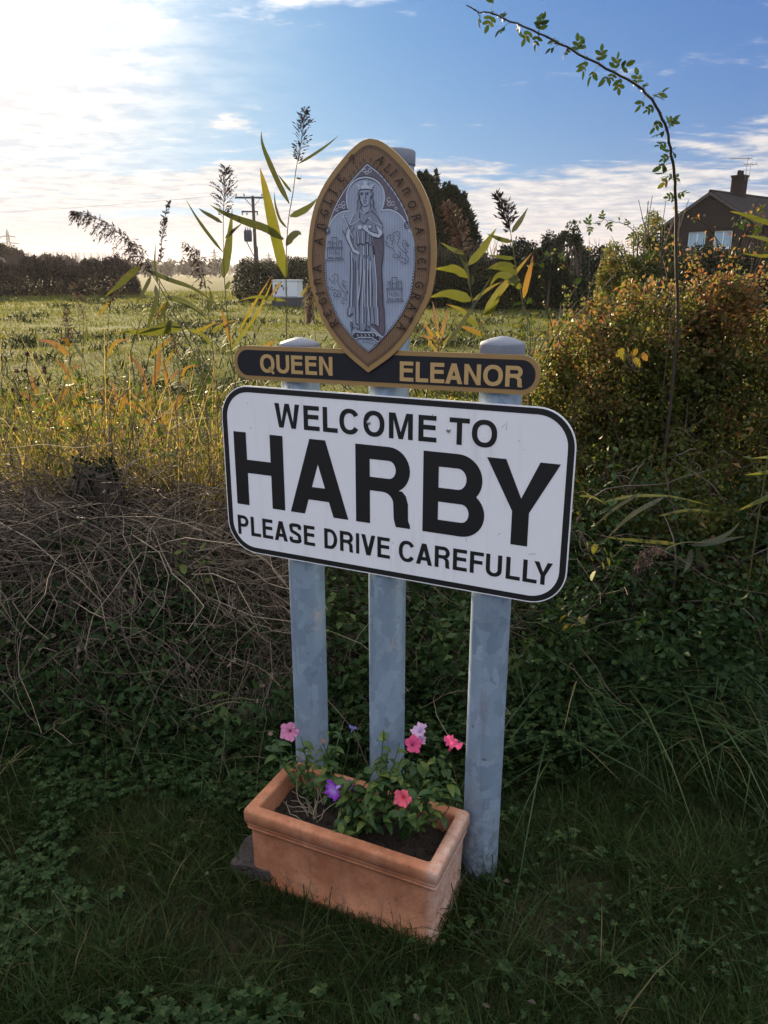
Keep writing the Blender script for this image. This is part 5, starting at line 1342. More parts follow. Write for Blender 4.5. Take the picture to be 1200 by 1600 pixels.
shrub('bramble_bush', 'yellow green sunlit bramble bush crowding the post with the grey cap', 'bush', .78, 3.75,
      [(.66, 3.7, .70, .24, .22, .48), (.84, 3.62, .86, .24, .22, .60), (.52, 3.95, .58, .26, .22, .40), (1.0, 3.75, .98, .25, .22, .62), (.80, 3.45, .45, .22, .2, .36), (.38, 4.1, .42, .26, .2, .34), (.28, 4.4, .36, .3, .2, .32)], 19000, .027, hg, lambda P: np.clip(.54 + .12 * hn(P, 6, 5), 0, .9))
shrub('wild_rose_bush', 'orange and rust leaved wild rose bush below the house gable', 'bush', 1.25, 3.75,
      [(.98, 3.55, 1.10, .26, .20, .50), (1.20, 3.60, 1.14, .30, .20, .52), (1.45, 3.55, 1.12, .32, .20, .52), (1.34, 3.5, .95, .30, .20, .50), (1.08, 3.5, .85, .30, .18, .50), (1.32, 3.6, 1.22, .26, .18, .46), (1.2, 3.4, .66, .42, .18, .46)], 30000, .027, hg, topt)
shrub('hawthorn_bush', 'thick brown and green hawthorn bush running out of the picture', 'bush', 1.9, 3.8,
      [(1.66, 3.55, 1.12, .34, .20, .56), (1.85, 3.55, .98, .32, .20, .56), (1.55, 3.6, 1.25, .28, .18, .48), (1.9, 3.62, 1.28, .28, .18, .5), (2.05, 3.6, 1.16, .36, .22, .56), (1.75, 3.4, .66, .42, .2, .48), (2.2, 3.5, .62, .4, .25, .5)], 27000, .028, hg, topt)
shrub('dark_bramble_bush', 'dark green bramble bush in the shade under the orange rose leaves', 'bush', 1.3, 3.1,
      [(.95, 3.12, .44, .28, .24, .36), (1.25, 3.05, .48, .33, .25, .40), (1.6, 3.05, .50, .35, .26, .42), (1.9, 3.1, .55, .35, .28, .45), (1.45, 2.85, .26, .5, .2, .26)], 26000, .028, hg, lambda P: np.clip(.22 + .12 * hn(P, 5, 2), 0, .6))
tree('garden_shrub', 'bronze tinted garden shrub just left of the house wall', 'shrub', foot(992, 15), 2.85, (.72, .5), M['hedge_leaf'], 10000, .055, 'shrubs between hedge and house', tlo=.25, thi=.62)
t = tree('garden_shrub', 'straggly shrub with bare spikes against the sky by the house', 'shrub', foot(1032, 14), 2.65, (.42, .4), M['dark_leaf'], 2400, .055, 'shrubs between hedge and house', tlo=.3, thi=1)
n = 13; s = np.stack([rng.normal(-.05, .14, n), rng.normal(0, .14, n), np.full(n, 1.9)], -1); e = s + np.stack([rng.normal(-.06, .20, n), rng.normal(0, .15, n), rng.uniform(.55, 1.05, n)], -1)
V, F, _ = tubes(np.stack([s, (s + e) / 2 + rng.normal(0, .02, (n, 3)), e], 1), np.array([[.007, .008, .005]]), 4)
mobj('spikes', V, F, M['twig'], t)

# ------------------------------------------------------------------ one plant at a time: reeds
def strip(pts, width, roll=0.0, prof=None, k=14, fold=.16):
    """a lance leaf along 3D points, creased down the middle"""
    P = smooth_path(pts, k); T = unit(np.gradient(P, axis=0))
    view = unit(P - np.array([0, 0, CAMH]))
    Sd = unit(np.cross(T, view)); Nn = np.cross(Sd, T)
    r = np.linspace(0, 1, k) * roll[1] + roll[0] if isinstance(roll, tuple) else np.full(k, roll)
    S2 = Sd * np.cos(r)[:, None] + Nn * np.sin(r)[:, None]; N2 = np.cross(S2, T)
    t_ = np.linspace(0, 1, k)
    w = (np.clip(t_ * 5 + .22, 0, 1) * np.clip((1 - t_) * 1.9, 0.015, 1) ** .85 * width / 2)[:, None]
    V = np.stack([P - S2 * w + N2 * w * fold, P, P + S2 * w + N2 * w * fold], 1).reshape(-1, 3)
    F = []
    for i in range(k - 1):
        a = i * 3
        F += [[a, a + 1, a + 4, a + 3], [a + 1, a + 2, a + 5, a + 4]]
    return V, np.array(F)
def px2m(w, Y): return w * Y / (FOC * cos(PITCH)) * 1.0
def path3(px, Y, dy=0.0):
    m_ = len(px)
    return [at(p[0], p[1], Y + dy * i / max(1, m_ - 1)) for i, p in enumerate(px)]
def plume_mesh(t, org, px, Y, spread, n, tint, droop=.5, lean=0.0, spk=.0125):
    ax = smooth_path(path3(px, Y), 30); L = np.linalg.norm(ax[-1] - ax[0]); T = unit(np.gradient(ax, axis=0))
    ac = Acc()
    V, F, _ = tubes(ax[None], np.linspace(.0016, .0005, 30)[None], 4); ac.add(V, F, .35)
    i = (rng.random(n) ** .9 * 29).astype(int); s = i / 29
    prof = np.clip(.30 + 1.6 * s, 0, 1) * np.clip(1.15 - s, .06, 1)
    n = int(n * 1.15); i = (rng.random(n) ** .9 * 29).astype(int); s = i / 29
    prof = np.clip(.30 + 1.6 * s, 0, 1) * np.clip(1.15 - s, .06, 1)
    bl = px2m(spread, Y) * prof * rng.uniform(.6, 1.5, n)
    out = unit(rng.normal(0, 1, (n, 3)) * [1, .8, .4] + [lean, 0, 0]); D = unit(out * .8 + T[i] * .9)
    K = 5; tt = np.linspace(0, 1, K)
    br = ax[i][:, None] + D[:, None] * (bl[:, None] * tt)[..., None] + np.array([0, 0, -1.]) * (droop * bl[:, None] * tt ** 2)[..., None]
    V, F, idx = tubes(br, np.full((n, K), .0006), 3); ac.add(V, F, .3)
    m_ = 6; q = rng.uniform(.25, 1, (n, m_)); k0 = np.clip((q * (K - 1)).astype(int), 0, K - 2); f = q * (K - 1) - k0
    rows = np.arange(n)[:, None]
    C = br[rows, k0] * (1 - f[..., None]) + br[rows, k0 + 1] * f[..., None]; dd = unit(br[rows, k0 + 1] - br[rows, k0])
    C = C.reshape(-1, 3); dd = unit(dd.reshape(-1, 3) + rng.normal(0, .28, (n * m_, 3)))
    V, F, idx = kites(C, dd, rnd_dir(len(C)), spk * rng.uniform(.7, 1.4, len(C)), spk * .30)
    ac.add(V, F, np.clip(tint + rng.normal(0, .12, len(C)), 0, 1)[idx])
    for v in range(len(ac.V)): ac.V[v] = ac.V[v] - org
    return ac.obj('plume', M['reed_plume'], t)
def reed(label, Y, stem, leaves, plume=None, group='reeds along the bank', r=.0028, stint=.4, name='reed', cat='reed', rooted=True):
    s = path3(stem, Y)
    if rooted:
        b = np.array([s[0][0] + .0, Y, float(gz(s[0][0], Y))]); pts = [b] + s
    else: b = s[0]; pts = s
    t = tag(empty(name, b), label, cat, group)
    P = smooth_path(pts, 34)
    V, F, _ = tubes(P[None] - b, np.linspace(r, r * .45, 34)[None], 6)
    mobj('stem', V, F, M['reed_stem'], t, np.full(len(V), stint), smooth=True)
    for lf in leaves:
        px, w, ti = lf[:3]; roll = lf[3] if len(lf) > 3 else rng.uniform(-.35, .35)
        dy = lf[4] if len(lf) > 4 else rng.uniform(-.06, .06)
        V, F = strip(path3(px, Y, dy), .88 * px2m(w, Y) / max(.35, abs(cos(roll if not isinstance(roll, tuple) else roll[0]))), roll)
        k = len(V) // 3
        s_ = np.repeat(np.linspace(0, 1, k), 3)
        tv = np.clip(ti + rng.uniform(.15, .55) * np.clip((s_ - .78) / .22, 0, 1) ** 1.5 + .22 * (np.repeat(np.linspace(0, 1, k), 3) - .45) * (1 if ti > .45 else .3), 0, 1)
        mobj('leaf', V - b, F, M['reed_leaf'], t, tv, smooth=True)
    if plume: plume_mesh(t, b, **plume, Y=Y)
    return t
reed('tallest green reed with open plume and long yellow leaf beside the oval seal', 3.2,
     [(449, 560), (448, 480), (447, 420), (450, 350), (458, 300), (463, 262), (468, 238)],
     [([(447, 433), (437, 396), (424, 340), (413, 290), (406, 262)], 17, .52, .15), ([(443, 374), (415, 357), (385, 347), (350, 333), (328, 320)], 12, .10, .2), ([(452, 318), (437, 290), (420, 252), (410, 225), (408, 204)], 8, .12, .2),
      ([(455, 300), (445, 287), (434, 272)], 4, .2), ([(453, 338), (470, 331), (484, 322), (497, 309)], 10, .22, .2), ([(447, 384), (456, 369), (466, 364), (471, 367)], 11, .02, .3), ([(466, 256), (492, 240), (512, 226), (530, 211)], 4, .15, .3),
      ([(463, 278), (469, 279), (471, 277)], 3, .1), ([(448, 356), (437, 342), (430, 318), (429, 300)], 4, .1), ([(446, 470), (420, 466), (398, 464), (372, 470)], 6, .45)],
     dict(px=[(466, 252), (470, 225), (474, 195), (477, 170)], spread=24, n=75, tint=.22, droop=.25))
reed('upright reed with dark open plume and a broad olive leaf', 3.3,
     [(378, 690), (368, 600), (358, 520), (351, 440), (349, 380), (349, 335)],
     [([(349, 434), (354, 404), (359, 366), (363, 326)], 13, .30, .15), ([(348, 394), (325, 365), (306, 338), (290, 311)], 5, .1), ([(347, 348), (332, 339), (318, 331), (310, 325)], 6, .12), ([(352, 372), (364, 361), (380, 347)], 5, .1),
      ([(352, 452), (356, 444), (358, 438)], 7, .45, .9), ([(360, 545), (392, 505), (412, 470), (428, 433)], 5, .6), ([(372, 520), (400, 470), (425, 430)], 4, .7), ([(362, 540), (352, 505), (346, 480)], 6, .85)],
     dict(px=[(349, 340), (350, 312), (351, 285), (353, 262)], spread=30, n=80, tint=.22, droop=.15))
reed('leaning reed whose heavy dark plume droops over the field hedge', 3.15,
     [(318, 600), (300, 545), (272, 490), (245, 440), (222, 410)],
     [([(219, 416), (200, 432), (183, 448), (164, 463)], 11, .14, .2), ([(236, 432), (226, 452), (210, 480)], 6, .0), ([(243, 446), (244, 465), (232, 495)], 6, .0), ([(224, 420), (262, 436), (305, 452), (346, 482)], 7, .12), ([(285, 512), (250, 518), (215, 519), (176, 520)], 12, .38, .3),
      ([(283, 512), (262, 505), (238, 513), (212, 520)], 9, .3), ([(262, 470), (257, 486), (243, 505)], 6, .04, .9), ([(255, 462), (300, 480), (330, 505)], 5, .3)],
     dict(px=[(232, 424), (205, 385), (175, 355), (140, 336), (113, 329)], spread=36, n=130, tint=.22, droop=.9, lean=-.35), r=.0034, stint=.75)
reed('second leaning stalk running alongside the drooping plume', 3.22,
     [(345, 640), (318, 560), (280, 490), (250, 440), (228, 405)], [([(262, 462), (290, 470), (322, 490)], 5, .2), ([(300, 520), (320, 512), (345, 500)], 5, .65)],
     dict(px=[(236, 418), (218, 392), (200, 372)], spread=22, n=45, tint=.25, droop=1.0, lean=-.3), r=.003, stint=.8)
reed('slender reed with a closed purple spike pointing at the sky', 3.4, [(243, 620), (246, 520), (249, 450), (252, 400)], [([(247, 470), (235, 500), (226, 530)], 6, .1), ([(247, 445), (242, 415), (243, 380)], 4, .15)],
     dict(px=[(250, 410), (253, 375), (258, 340), (263, 314)], spread=6, n=70, tint=.2, droop=.1))
reed('short reed with dark one sided plume left of the olive leaf', 3.35, [(340, 660), (334, 560), (326, 490), (321, 445)], [([(326, 490), (330, 465), (327, 450)], 6, .05), ([(332, 540), (312, 520), (290, 515)], 6, .4), ([(330, 520), (350, 505), (372, 500)], 5, .6)],
     dict(px=[(321, 450), (316, 420), (306, 395), (287, 377)], spread=28, n=80, tint=.22, droop=.8, lean=-.3))
reed('pale bleached plume tucked against the edge of the oval seal', 3.25, [(497, 620), (494, 560), (492, 510)], [([(470, 462), (480, 450), (490, 440)], 5, .6)],
     dict(px=[(492, 420), (488, 440), (486, 470), (484, 498)], spread=22, n=120, tint=.75, droop=.9, lean=-.3), stint=.9)
reed('reed with feathery brown plume and lime leaves right of the seal', 3.1,
     [(765, 560), (755, 530), (741, 482), (733, 440), (727, 395)],
     [([(731, 434), (712, 421), (698, 420), (679, 420)], 13, .36, .2), ([(736, 469), (715, 462), (695, 459), (670, 465)], 16, .38, .2), ([(730, 415), (750, 394), (764, 374), (776, 356)], 12, .42, .2), ([(727, 396), (708, 390), (689, 379)], 7, .34), ([(735, 450), (731, 430), (725, 412), (717, 400)], 7, .05, .5),
      ([(735, 448), (737, 435), (733, 425)], 7, .02, .7), ([(752, 512), (735, 500), (720, 484), (697, 475)], 10, .5), ([(758, 525), (735, 515), (712, 507)], 8, .78), ([(738, 470), (765, 450), (785, 440)], 5, .6)],
     dict(px=[(727, 398), (718, 365), (708, 340), (698, 318)], spread=30, n=150, tint=.6, droop=.35), stint=.5)
reed('reed with small sharp plume standing clear against the sky', 3.05,
     [(828, 560), (818, 480), (808, 430), (802, 390), (797, 358)],
     [([(800, 363), (809, 350), (817, 338), (825, 324)], 8, .15), ([(800, 378), (785, 375), (772, 370), (760, 365)], 7, .12), ([(804, 404), (785, 402), (760, 398)], 6, .22), ([(805, 417), (788, 413), (774, 415), (757, 422)], 8, .2), ([(807, 427), (795, 421), (780, 419), (768, 420)], 9, .36), ([(756, 492), (775, 462), (800, 432), (832, 394)], 12, .58, .2),
      ([(812, 438), (795, 432), (778, 430), (765, 447)], 12, .36), ([(815, 450), (805, 443), (790, 441)], 10, .4), ([(818, 466), (823, 442), (829, 418), (833, 398)], 9, .84), ([(756, 492), (770, 482), (785, 450)], 10, .42), ([(758, 495), (752, 510), (748, 525)], 4, .6)],
     dict(px=[(798, 364), (794, 345), (787, 325), (777, 306)], spread=22, n=60, tint=.15, droop=.1, spk=.018))
reed('pale straight blade slanting up in front of the garden hedge', 3.0, [(684, 560), (692, 545), (712, 518)], [([(692, 545), (722, 505), (745, 470), (768, 431)], 7, .12, .3), ([(690, 560), (675, 540), (664, 520)], 5, .7)], None)
reed('long bright reed leaves entering from the side below the house', 2.7, [(1235, 470), (1222, 400), (1212, 350)], [([(1215, 352), (1190, 345), (1165, 336), (1140, 330)], 8, .3), ([(1216, 380), (1190, 372), (1165, 368)], 6, .34), ([(1218, 392), (1195, 400), (1160, 396)], 6, .36)], None)
reed('reed bending its bright leaves into the picture beside the shaded nettles', 2.45, [(1240, 900), (1228, 830), (1215, 770)], [([(1230, 760), (1205, 775), (1175, 788), (1155, 797)], 9, .42), ([(1228, 735), (1200, 738), (1165, 742)], 8, .36), ([(1222, 712), (1200, 714), (1175, 716)], 5, .4)], None)
reed('fallen reed in the shade with a bleached plume and wide green leaves', 2.55, [(1000, 880), (1060, 850), (1100, 848)],
     [([(1085, 850), (1115, 845), (1140, 832), (1157, 815)], 9, .22, .2), ([(1080, 852), (1115, 848), (1140, 842), (1165, 838)], 8, .15, .2), ([(1080, 858), (1076, 880), (1068, 895)], 10, .12), ([(1088, 858), (1100, 880), (1108, 900)], 10, .1), ([(1060, 850), (1000, 845), (950, 840)], 7, .12), ([(1030, 806), (1080, 797), (1140, 803)], 5, .2), ([(945, 784), (990, 775), (1050, 776), (1110, 790)], 5, .22), ([(905, 775), (925, 776), (946, 787)], 4, .4),
      ([(1000, 770), (960, 795), (920, 830)], 6, .0), ([(1040, 775), (985, 806), (940, 850)], 8, .0)],
     dict(px=[(1045, 858), (1020, 855), (1005, 870), (995, 895)], spread=26, n=110, tint=.62, droop=.9), rooted=False, stint=.6)
for k_, (lab_, Y_, st_, tp_) in enumerate((('bare broken reed stalk crossing behind the drooping reed', 3.3, [(205, 690), (232, 560), (262, 470)], None), ('bare brown reed stalk leaning right beside the olive leaved reed', 3.4, [(335, 700), (385, 560), (440, 440)], None),
        ('thin brown reed stalk with wispy top left of the drooping plume', 3.5, [(160, 700), (166, 560), (172, 470)], dict(px=[(172, 480), (175, 455), (181, 432)], spread=9, n=50, tint=.5)), ('short brown reed stalk with small frayed plume over the orange leaves', 3.6, [(292, 700), (282, 600), (276, 545)], dict(px=[(276, 552), (273, 530), (266, 512)], spread=11, n=50, tint=.55)))):
    reed(lab_, Y_, st_, [([st_[1], ((st_[1][0] + st_[2][0]) / 2 + 12, st_[1][1] - 25), (st_[1][0] + 38, st_[1][1] - 30)], 5, .8), ([st_[2], (st_[2][0] - 10, st_[2][1] + 12), (st_[2][0] - 22, st_[2][1] + 32)], 4, .75)], tp_, 'dry reed stalks', .0026, .95)
# withered orange reeds in the sun
def dry_reed(label, Y, stem, tips, plume=None):
    lv = []
    for (bx, by, tx_, ty_, w, ti) in tips:
        lv.append(([(bx, by), ((bx + tx_) / 2 + rng.uniform(-4, 4), (by + ty_) / 2 - rng.uniform(0, 7)), (tx_, ty_)], w, ti, rng.uniform(-.5, .5), rng.uniform(-.12, .12)))
    reed(label, Y, stem, lv, plume, 'withered orange reeds', .002, .9, 'dry_reed')
dry_reed('withered reed with rust leaves nearest the picture edge', 3.7, [(112, 720), (110, 620), (109, 560), (107, 520)], [(109, 556, 55, 530, 9, .9), (108, 545, 92, 531, 7, .85), (110, 590, 86, 563, 6, .95), (111, 600, 85, 640, 7, .98), (112, 580, 130, 572, 6, .86), (112, 640, 140, 600, 6, .8), (111, 660, 80, 645, 6, .9), (112, 670, 145, 655, 6, .75)], dict(px=[(107, 540), (106, 510), (104, 480)], spread=14, n=60, tint=.6))
dry_reed('withered reed with the brightest orange leaves before the green field', 3.8, [(240, 720), (238, 660), (236, 600)], [(229, 598, 197, 550, 8, .9), (238, 608, 250, 535, 8, .94), (236, 640, 222, 585, 7, .84), (237, 670, 198, 620, 7, .8), (239, 660, 152, 602, 5, .85), (238, 680, 262, 640, 8, .82), (240, 690, 225, 730, 6, .9), (239, 700, 290, 612, 8, .78), (236, 620, 215, 615, 6, .96), (238, 650, 192, 602, 5, .76)])
dry_reed('low withered reed with yellow leaves close to the tangle', 3.5, [(185, 740), (183, 690), (180, 640)], [(183, 645, 130, 632, 9, .72), (183, 650, 155, 608, 7, .76), (183, 660, 150, 670, 9, .70), (184, 655, 198, 612, 7, .8), (184, 680, 140, 705, 6, .88), (183, 690, 215, 660, 7, .84), (182, 630, 170, 590, 5, .9)])
dry_reed('withered reed leaning with tawny leaves beside the welcome board', 3.6, [(275, 730), (270, 680), (262, 620), (258, 580)], [(268, 660, 250, 705, 9, .74), (264, 640, 292, 612, 8, .84), (270, 680, 232, 640, 8, .8), (272, 690, 300, 650, 7, .7), (268, 670, 216, 690, 6, .86), (262, 610, 255, 560, 6, .92), (262, 600, 285, 575, 6, .95), (273, 700, 215, 740, 7, .82)])
dry_reed('withered reed with sparse rusty leaves behind the thistles', 4.1, [(62, 690), (60, 640), (58, 600)], [(60, 640, 28, 612, 6, .95), (60, 650, 92, 628, 6, .9), (61, 660, 40, 690, 6, .85), (60, 620, 50, 580, 5, .92), (61, 670, 100, 665, 6, .8)])
dry_reed('withered reed with orange leaves right under the lime leaved reed', 3.4, [(688, 560), (683, 520), (678, 490)], [(684, 520, 676, 470, 6, .9), (686, 535, 700, 480, 6, .86), (685, 540, 660, 500, 6, .8), (687, 545, 715, 515, 7, .6), (684, 530, 655, 525, 5, .88), (688, 552, 640, 560, 5, .9)])
dry_reed('pair of grey feathered stalks low over the pasture', 4.3, [(128, 640), (130, 540), (131, 490)], [(130, 560, 112, 530, 5, .2), (130, 540, 136, 505, 5, .3)], dict(px=[(131, 500), (126, 470), (112, 443)], spread=12, n=50, tint=.75))

# dead thistles with round seed heads
def thistle(label, Y, stem, heads):
    s = path3(stem, Y); b = np.array([s[0][0], Y, float(gz(s[0][0], Y))])
    t = tag(empty('dead_thistle', b), label, 'thistle', 'dead thistles at the picture edge')
    P = smooth_path([b] + s, 20); pp = [P]
    hp = path3(heads, Y)
    for h in hp:
        h += [0, rng.uniform(-.08, .08), 0]
        i = max(3, int(np.argmin(np.abs(P[:, 2] - (h[2] - .06))))); a = P[min(i, 19)]
        pp.append(smooth_path([a, (a + h) / 2 + rng.normal(0, .012, 3), h], 20))
    V, F, _ = tubes(np.array(pp) - b, np.linspace(.003, .0012, 20)[None], 4); mobj('stem', V, F, M['dry_seed'], t)
    for h in hp:
        n = 40; D = rnd_dir(n, .25)
        V, F, _ = kites(np.tile(h - b, (n, 1)), D, rnd_dir(n), rng.uniform(.010, .017, n), .006)
        mobj('seed_head', V, F, M['dry_seed'], t)
thistle('dead thistle with many dark seed heads at the picture edge', 3.45, [(52, 740), (48, 650), (44, 590)], [(42, 554), (38, 577), (50, 577), (64, 577), (27, 608), (35, 620), (42, 622), (54, 630), (25, 630), (62, 600)])
thistle('dead thistle with few drooping seed heads next to the rust reed', 3.6, [(72, 720), (74, 650), (70, 600)], [(80, 592), (88, 612), (66, 583), (60, 640), (92, 640)])
thistle('squat dead thistle leaning out of the picture above the tangle', 3.3, [(22, 760), (18, 700), (10, 650)], [(8, 640), (20, 652), (30, 668), (4, 672), (14, 690)])

# ------------------------------------------------------------------ nettles
def toothed_leaf(L, W, teeth=5):
    top = []; k = teeth * 2
    for i in range(k + 1):
        t_ = i / k; w = W / 2 * (math.sin(pi * min(1, t_ * .86 + .12)) ** .8) * (1.0 if i % 2 else .80) * (1 if i < k else .02)
        top.append((t_ * L, w))
    V, F = [], []
    for x_, w in top:
        z = -.10 * L * (x_ / L) ** 2
        V += [(x_, -w, z + w * .25), (x_, 0, z), (x_, w, z + w * .25)]
    for i in range(k):
        a = i * 3; F += [(a, a + 1, a + 4, a + 3), (a + 1, a + 2, a + 5, a + 4)]
    return V, F
nl = []
for i in range(4):
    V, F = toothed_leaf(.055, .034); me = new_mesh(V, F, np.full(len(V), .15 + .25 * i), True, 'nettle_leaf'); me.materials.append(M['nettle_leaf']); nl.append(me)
def nettle(label, x_, y_, Y, h, size=1.0, bright=None, whorls=6):
    top = at(x_, y_, Y); b = np.array([top[0] + rng.uniform(-.04, .04), Y + rng.uniform(-.02, .04), 0]); b[2] = max(float(gz(b[0], b[1])), top[2] - h)
    t = tag(empty('nettle', b), label, 'nettle', 'stinging nettles on the bank')
    P = smooth_path([b, (b + top) / 2 + rng.normal(0, .01, 3), top], 14) - b
    V, F, _ = tubes(P[None], np.linspace(.0026, .0010, 14)[None], 5); mobj('stem', V, F, M['nettle_leaf'], t, np.full(len(V), .3), True)
    a = rng.uniform(0, pi)
    for k in range(whorls):
        s = .30 + .70 * k / (whorls - 1); p = P[int(s * 13)]
        sz = size * (1.0 - .55 * max(0, s - .55) / .45) * rng.uniform(.85, 1.15)
        for d in (0, pi):
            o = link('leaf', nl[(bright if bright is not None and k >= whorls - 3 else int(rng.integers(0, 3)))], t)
            o.location = p; o.rotation_euler = (rng.uniform(-.25, .25), rng.uniform(.05, .55) - .25 * (s > .9), a + d + rng.uniform(-.3, .3)); o.scale = (sz, sz, sz)
        a += pi / 2
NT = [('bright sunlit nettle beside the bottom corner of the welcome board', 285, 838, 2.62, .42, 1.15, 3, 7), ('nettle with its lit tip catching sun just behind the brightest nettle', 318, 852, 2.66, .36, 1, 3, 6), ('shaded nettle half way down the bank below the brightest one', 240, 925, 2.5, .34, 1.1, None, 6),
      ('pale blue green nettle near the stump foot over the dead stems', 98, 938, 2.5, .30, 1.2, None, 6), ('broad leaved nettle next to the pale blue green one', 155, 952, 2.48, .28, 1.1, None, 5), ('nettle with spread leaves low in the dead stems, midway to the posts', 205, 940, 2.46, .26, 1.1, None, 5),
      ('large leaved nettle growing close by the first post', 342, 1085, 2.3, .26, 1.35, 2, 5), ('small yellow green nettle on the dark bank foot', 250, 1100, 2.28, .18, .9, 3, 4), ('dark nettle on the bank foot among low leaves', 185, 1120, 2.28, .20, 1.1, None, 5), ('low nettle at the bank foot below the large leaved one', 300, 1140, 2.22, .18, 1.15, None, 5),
      ('nettle between the first two posts above the planter', 545, 1040, 2.45, .30, 1, None, 6), ('leafy nettle filling the gap between middle and right posts', 668, 1020, 2.5, .34, 1.05, None, 7), ('lower leafy nettle in the gap beside the right post', 700, 1075, 2.42, .28, 1, None, 6),
      ('tall dark nettle in deep shade right of the welcome board', 1000, 965, 2.5, .50, 1.3, None, 8), ('dark nettle leaning towards the fallen reed plume', 1060, 930, 2.55, .5, 1.2, None, 8), ('dark nettle under the fallen reed with wide leaves', 1110, 975, 2.5, .45, 1.3, None, 8), ('low dark nettle in front of the shaded hedge', 1020, 1060, 2.4, .36, 1.25, None, 7), ('nettle deep in shade at the side edge of the picture', 1165, 990, 2.5, .5, 1.2, None, 8),
      ('bluish nettle high in the hedge shade beside the board corner', 1065, 745, 2.85, .5, 1.1, None, 8), ('bluish nettle tucked behind the board edge', 960, 700, 2.9, .5, 1.1, None, 8), ('nettle at the foot of the right post in long grass', 860, 1020, 2.45, .34, 1.1, None, 6), ('low nettle in long grass near the picture side', 1110, 1110, 2.35, .3, 1.2, None, 6)]
for a_ in NT: nettle(*a_)
# a few big yellowing leaves hanging by the board
def leaf_plant(name, label, cat, Y, pts, size, tint, mat, stem_from, group=None):
    b = at(*stem_from, Y); t = tag(empty(name, b), label, cat, group)
    V0, F0 = toothed_leaf(1.0, .72, 4)
    sp_ = []
    for p in pts:
        c = at(p[0], p[1], Y + rng.uniform(-.04, .04)) - b
        sp_.append(smooth_path([(0, 0, 0), c * .5 + rng.normal(0, .015, 3), c], 10))
        me = new_mesh(np.array(V0) * size * rng.uniform(.8, 1.2), F0, np.full(len(V0), np.clip(tint + rng.normal(0, .05), 0, 1)), True, 'leaf')
        o = link('leaf', me, t, M[mat]); o.location = c
        o.rotation_euler = (rng.uniform(.5, 1.2), rng.uniform(.5, 1.3), rng.uniform(0, 6.28))
    V, F, _ = tubes(np.array(sp_), np.linspace(.0016, .0008, 10)[None], 4); mobj('stem', V, F, M['twig'], t)
leaf_plant('bindweed', 'yellow lobed leaves hanging right of the welcome board', 'bindweed', 2.35, [(922, 868), (932, 850), (940, 880), (948, 872), (916, 848), (930, 892), (944, 858)], .038, .82, 'rose_leaf', (905, 830), 'yellowing bindweed')
leaf_plant('bindweed', 'round yellow leaves low under the board corner', 'bindweed', 2.3, [(884, 962), (897, 976), (903, 965), (890, 975)], .032, .84, 'rose_leaf', (920, 960), 'yellowing bindweed')
leaf_plant('bindweed', 'yellow orange leaves glowing in the lit rose bush', 'bindweed', 3.0, [(975, 545), (985, 550), (995, 545), (1003, 552), (968, 548), (990, 560), (1010, 548), (980, 541)], .038, .88, 'rose_leaf', (990, 580), 'yellowing bindweed')
leaf_plant('bindweed', 'yellow leaves in the grass behind the seal point', 'bindweed', 3.3, [(676, 525), (682, 518), (688, 530), (680, 535), (672, 532)], .034, .80, 'weed_leaf', (684, 560), 'yellowing bindweed')

# ------------------------------------------------------------------ wild rose shoot arching over the sky, and sprays
def compound_leaf(nl_, size, tint, seedn):
    r_ = np.random.default_rng(seedn); ac = Acc()
    L = size * 1.35
    pts = np.array([[0, 0, 0], [L * .5, 0, .02 * L], [L, 0, -.06 * L]])
    V, F, _ = tubes(pts[None], np.array([[.0008, .0006, .0004]]), 3); ac.add(V, F, .6)
    V0, F0 = toothed_leaf(size, size * .58, 4); V0 = np.array(V0); F0 = np.array(F0)
    pos = [(L, 0.0)] + [(L * q, s * 1.05) for q in (.72, .36)[: (nl_ - 1) // 2] for s in (1, -1)]
    for x_, a in pos:
        a2 = a + r_.uniform(-.2, .2); tl = r_.uniform(-.5, .3); sc = r_.uniform(.8, 1.1)
        R = np.array(Matrix.Rotation(a2, 3, 'Z') @ Matrix.Rotation(-tl, 3, 'Y') @ Matrix.Rotation(r_.uniform(-.5, .5), 3, 'X'))
        ac.add((V0 * sc) @ R.T + [x_, 0, 0], F0, np.clip(tint + r_.normal(0, .06), 0, 1))
    me = new_mesh(np.concatenate(ac.V), np.concatenate(ac.F), np.concatenate(ac.T), True, 'rose_leaf'); me.materials.append(M['rose_leaf'])
    return me
RL = [compound_leaf(5, .019, .25, 1), compound_leaf(3, .021, .15, 2), compound_leaf(5, .017, .5, 3), compound_leaf(3, .020, .95, 4), compound_leaf(5, .021, .35, 5)]
